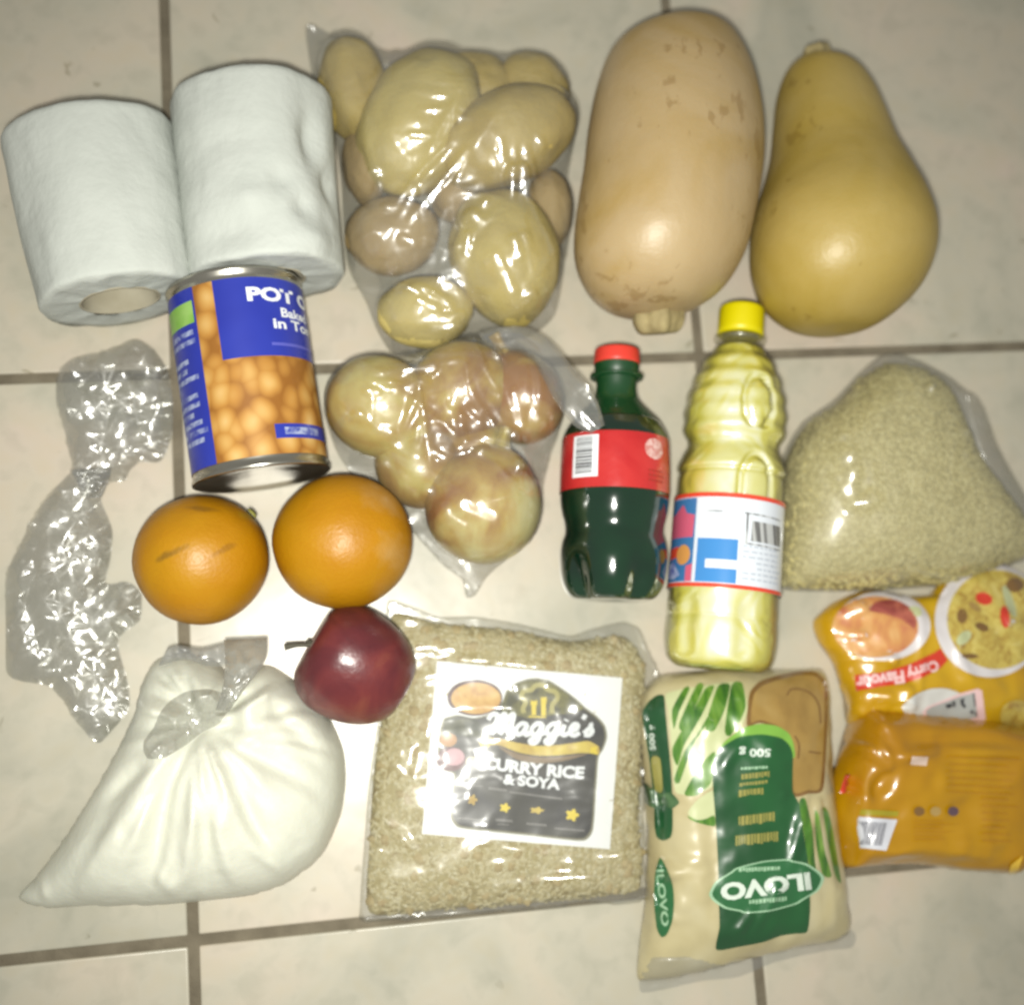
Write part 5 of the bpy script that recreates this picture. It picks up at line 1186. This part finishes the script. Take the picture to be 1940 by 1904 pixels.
# cane leaves printed down the right edge
for q in ([(985, 850), (1020, 830), (1060, 1000), (1075, 1180), (1090, 1290), (1050, 1250), (1015, 1050)], [(1120, 880), (1150, 900), (1180, 1020), (1205, 1180), (1225, 1310), (1190, 1260), (1150, 1080)], [(1075, 900), (1100, 930), (1130, 1120), (1170, 1270), (1120, 1260), (1085, 1100)]):
    patch('edge_leaf', z4s(q), ls(2), SLEAF, sg, 6)
EMPT = film('seal_film', 0.86, 0.2, 0.10, 1.0, ((40, 2, 0.002),))
seal_out = outline([(1222, 1800), (1300, 1790), (1360, 1812), (1440, 1795), (1530, 1775), (1600, 1755), (1622, 1772), (1614, 1795), (1560, 1802), (1470, 1822), (1400, 1850), (1330, 1858), (1230, 1880), (1212, 1872)], 0.002)
FSE = Field(seal_out); FSE.z = 0.0012 + (ridged(FSE.X*60, FSE.Y*20, 81, 2))*0.0025*FSE.fade(0.006)
FSE.z = np.maximum(FSE.z, np.where(FSE.m, np.minimum(FS.at(FSE.X, FSE.Y) + 0.0012, 0.02), 0))
bag_sheet('end_seal', FSE, EMPT, sg, 0.002, closed=False)

# ================================================================== noodle packets
Z5 = Z(3000, 2050, 1.4643); ZN = Z(3150, 2380, 2.8116)
def z5s(l): return [Z5(*p) for p in l]
YP = dict(rough=0.30, spec=0.5, coat=0.8, coat_rough=0.12)
def nm(name, c, v=None): return mat(name, c, rough=0.34, spec=0.4, coat=0.8, coat_rough=0.16, bump=(30, 1, 0.0045), bump2=(80, 1, 0.0008), var=v)
NYEL = nm('yellow_wrapper', (0.62, 0.36, 0.008), (14, 3, 0.4, [(0.3, (0.46, 0.25, 0.005)), (0.7, (0.54, 0.34, 0.008))]))
NORA = nm('amber_wrapper', (0.50, 0.26, 0.008), (12, 3, 0.6, [(0.3, (0.33, 0.155, 0.002)), (0.5, (0.40, 0.215, 0.003)), (0.7, (0.44, 0.265, 0.004))]))
tone(NORA, 1.0, 0.97, 0.5); tone(NYEL, 0.95)
up_out = outline(z5s([(140, 530), (112, 460), (112, 395), (200, 312), (300, 262), (400, 232), (520, 245), (620, 262), (740, 262), (800, 200), (880, 135), (980, 95), (1080, 78), (1160, 92), (1230, 135), (1290, 200), (1330, 500), (1340, 960), (800, 1010), (330, 1010), (270, 820), (215, 640)]), 0.010)
F = Field(up_out); F.pillow(0.024, 0.42)
F.z += (fbm(F.X*30, F.Y*30, 91) - 0.45)*0.007*F.fade(0.012) + (ridged(F.X*50 + F.Y*20, F.Y*45, 93, 2) - 0.4)*0.003*F.fade(0.012)
for a, b, amp, w in [(Z5(180, 340), Z5(210, 560), 0.003, 0.003), (Z5(220, 470), Z5(370, 480), 0.002, 0.002), (Z5(320, 830), Z5(580, 800), 0.004, 0.003), (Z5(340, 890), Z5(570, 850), -0.003, 0.003), (Z5(240, 650), Z5(310, 1000), 0.003, 0.003)]:
    F.crease(a, b, amp, w, 0.02)
F.folds(30, 0.003, 95, 6); F.blur(1)
F.facets(Z(3000, 2050, 1.4643), [(220, 385, 320, 350, .0020), (225, 530, 265, 570, .0018), (270, 490, 340, 485, .0010), (380, 815, 480, 825, .0018), (490, 815, 580, 800, .0020), (380, 880, 570, 855, .0018), (340, 890, 345, 900, .0014), (130, 380, 150, 400, .0012), (360, 830, 380, 850, .0014), (300, 610, 500, 625, .0012), (1120, 380, 1130, 420, .0015)], lift=0.001)
FN = F
np1 = thing('noodle_packet', 'yellow noodle packet with pictures of food bowls at the right edge', 'packet', (P(1760, 1240, 0).x, P(1760, 1240, 0).y, 0), 'noodle packets')
bag_sheet('wrapper', F, NYEL, np1, 0.0019)
ln_ = lambda k: on_field(FN, 0.0008 + 0.0002*k)
FOOD = nm('printed_noodles', (0.45, 0.32, 0.07), (150, 4, 1.2, [(0.28, (0.25, 0.13, 0.03)), (0.42, (0.42, 0.30, 0.06)), (0.58, (0.52, 0.42, 0.10)), (0.75, (0.58, 0.48, 0.16))]))
FOOD2 = nm('printed_soup', (0.6, 0.3, 0.12), (60, 3, .8, [(0.3, (0.42, 0.12, 0.07)), (0.5, (0.55, 0.27, 0.09)), (0.7, (0.66, 0.42, 0.18))]))
BOWL = nm('printed_bowl', (0.60, 0.57, 0.58)); NRED = nm('packet_red', (0.50, 0.035, 0.015)); NPINK = nm('packet_pink_white', (0.70, 0.48, 0.48))
patch('bowl_print', z5s(oval(455, 435, 262, 190, 0.0)), ln_(1), BOWL, np1, 6)
patch('food_print', z5s(oval(415, 440, 236, 168, 0.0)), ln_(2), FOOD2, np1, 6)
patch('meat_print', z5s([(380, 350), (420, 300), (520, 290), (600, 330), (640, 400), (630, 450), (560, 400), (470, 370)]), ln_(3), nm('printed_meat', (0.30, 0.045, 0.04), (90, 3, .6, [(0.35, (0.20, 0.03, 0.03)), (0.65, (0.42, 0.12, 0.08))])), np1, 6)
patch('herb_print', z5s([(600, 330), (650, 330), (672, 365), (650, 385), (615, 365)]), ln_(3), SPAL, np1, 6)
patch('bowl_print', z5s(oval(1045, 405, 305, 312, 0.1)), ln_(1), BOWL, np1, 7)
patch('food_print', z5s(oval(1080, 400, 272, 272, 0.1)), ln_(2), FOOD, np1, 7)
for (x, y, rx, ry, r_a, mm) in ((1010, 285, 48, 34, 0.3, NRED), (1125, 385, 26, 62, -0.1, NRED), (1150, 300, 24, 95, -0.35, SPAL), (890, 380, 30, 40, 0, SBRN), (1180, 210, 50, 40, 0, SBRN), (1000, 440, 40, 22, 0.4, SBRN), (935, 600, 44, 14, 0.0, SBRN), (960, 330, 40, 18, 0.6, STAN), (900, 500, 30, 50, 0.8, SPAL)):
    patch('garnish_print', z5s(oval(x, y, rx, ry, r_a, 16)), ln_(3), mm, np1, 6)
patch('banner', z5s([(300, 705), (450, 690), (600, 645), (740, 580), (772, 558), (812, 622), (770, 668), (680, 715), (570, 750), (430, 770), (308, 792)]), ln_(2), NRED, np1, 6, smooth=False)
lettering('lettering', 'Curry', *Z5(672, 668), 62, 27, 162, ln_(4), NPINK, np1, bold=0.04)
lettering('lettering', 'Flavour', *Z5(440, 730), 92, 25, 172, ln_(4), NPINK, np1, bold=0.04)
patch('white_oval', z5s([(560, 880), (640, 810), (720, 780), (800, 778), (880, 805), (920, 850), (900, 960), (640, 960)]), ln_(1), nm('packet_white_grey', (0.58, 0.58, 0.56)), np1, 6)
patch('logo_box', z5s([(672, 905), (700, 878), (880, 805), (975, 778), (1000, 790), (1020, 950), (900, 960), (690, 940)]), ln_(2), NPINK, np1, 6, smooth=False)
patch('logo_field', z5s([(690, 902), (715, 882), (885, 820), (960, 800), (975, 935), (900, 950), (700, 930)]), ln_(3), nm('packet_grey', (0.33, 0.34, 0.33)), np1, 6, smooth=False)
bars('logo_marks', [z5s(q) for q in ([(800, 868), (830, 860), (836, 880), (806, 888)], [(835, 850), (850, 846), (854, 876), (840, 880)], [(880, 840), (905, 832), (900, 850), (884, 854)], [(880, 856), (896, 850), (914, 880), (898, 886)], [(950, 806), (956, 804), (974, 930), (966, 932)], [(935, 900), (952, 898), (954, 915), (938, 917)])], ln_(5), BLACK, np1, 2)
patch('food_print', z5s(oval(1190, 925, 90, 85, 0)), ln_(1), FOOD, np1, 6)

lo_out = outline(z5s([(360, 885), (520, 890), (700, 905), (1000, 938), (1230, 985), (1330, 1010), (1320, 1400), (1290, 1600), (1235, 1690), (1215, 1770), (1192, 1808), (1050, 1800), (900, 1788), (750, 1765), (600, 1755), (400, 1765), (250, 1778), (215, 1690), (186, 1520), (205, 1340), (265, 1130), (300, 1010)]), 0.014)
F = Field(lo_out); F.slab(0.032, 0.013)
F.z += (fbm(F.X*32, F.Y*32, 101) - 0.45)*0.009*F.fade(0.015) + (ridged(F.X*28, F.Y*60, 103, 2) - 0.4)*0.0025*F.fade(0.012)
for a, b, amp, w in [(Z5(380, 1010), Z5(480, 1190), 0.005, 0.0025), (Z5(480, 1190), Z5(400, 1400), -0.005, 0.004), (Z5(500, 1160), Z5(760, 1100), 0.005, 0.003), (Z5(300, 1020), Z5(200, 1500), -0.006, 0.003), (Z5(360, 1000), Z5(330, 1450), 0.005, 0.003), (Z5(260, 1720), Z5(1180, 1740), -0.004, 0.003), (Z5(740, 1105), Z5(1230, 1130), 0.004, 0.003), (Z5(520, 1060), Z5(1200, 1080), -0.004, 0.005), (Z5(560, 1600), Z5(1200, 1630), 0.002, 0.003)]:
    F.crease(a, b, amp, w, 0.03)
F.z = np.maximum(F.z, np.where(F.m, FN.at(F.X, F.Y) + 0.0022, 0)); F.folds(26, 0.003, 105, 6); F.blur(1)
F.facets(Z(3000, 2050, 1.4643), [(425, 1140, 480, 1190, .0018), (395, 1110, 415, 1130, .001), (470, 990, 480, 1010, .001), (290, 1120, 310, 1120, .001)], lift=0.001)
FO = F
np2 = thing('noodle_packet', 'amber noodle packet lying face down showing its barcode, lower right', 'packet', (P(1770, 1510, 0).x, P(1770, 1510, 0).y, 0), 'noodle packets')
bag_sheet('wrapper', F, NORA, np2, 0.0019)
lo = lambda k: on_field(FO, 0.0011 + 0.00025*k)
bp = [(290, 1478), (400, 1488), (535, 1498), (505, 1580), (475, 1668), (360, 1655), (245, 1650), (268, 1560)]
patch('barcode_panel', z5s(bp), lo(1), nm('packet_white', (0.56, 0.57, 0.62)), np2, 6, smooth=False)
random.seed(6); vs = []; u = 0.08
while u < 0.80:
    w = random.choice([0.012, 0.02, 0.03])
    def bl(u, v): return (262 + 28*(1-v) + u*(235), 1505 + v*125 + u*12)
    vs.append(z5s([bl(u, 0), bl(u+w, 0), bl(u+w, 1), bl(u, 1)])); u += w + random.choice([0.008, 0.014, 0.02])
bars('barcode', vs, lo(5), nm('packet_dark_grey', (0.13, 0.13, 0.15)), np2, 3)
patch('red_mark', z5s([(250, 1252), (335, 1255), (325, 1358), (218, 1352), (232, 1300)]), lo(1), NRED, np2, 6, smooth=False)
patch('date_stamp', z5s([(615, 1150), (705, 1152), (695, 1202), (606, 1196)]), lo(1), nm('packet_pale', (0.62, 0.48, 0.40)), np2, 6, smooth=False)
for (x, cc) in ((655, SBRN), (745, STAN), (842, nm('packet_purple', (0.10, 0.06, 0.08)))):
    patch('recycling_mark', z5s(oval(x, 1452, 30, 26, 0, 14)), lo(1), cc, np2, 5)
NTXT = nm('packet_print_brown', (0.36, 0.17, 0.006)); random.seed(8); vs = []
for row in range(6):
    y = 1500 + row*20
    vs.append(z5s([(625, y), (625 + random.uniform(150, 270), y + 2), (625 + 150, y + 9), (625, y + 7)]))
for row in range(13):
    y = 1150 + row*38; x1 = random.uniform(1130, 1225)
    vs.append(z5s([(820 + 0*row, y), (x1, y + 16), (x1, y + 24), (820, y + 8)]) if row < 6 else z5s([(1000, y), (x1, y + 6), (x1, y + 15), (1000, y + 9)]))
bars('fine_print', vs, lo(1), NTXT, np2, 5)
patch('green_line', z5s([(335, 1440), (545, 1452), (535, 1480), (325, 1472)]), lo(1), nm('packet_olive', (0.30, 0.25, 0.015)), np2, 6, smooth=False)
patch('corner_mark', z5s([(1140, 1800), (1160, 1745), (1225, 1695), (1200, 1770), (1190, 1796)]), lo(1), nm('packet_bright', (0.70, 0.45, 0.04)), np2, 6, smooth=False)
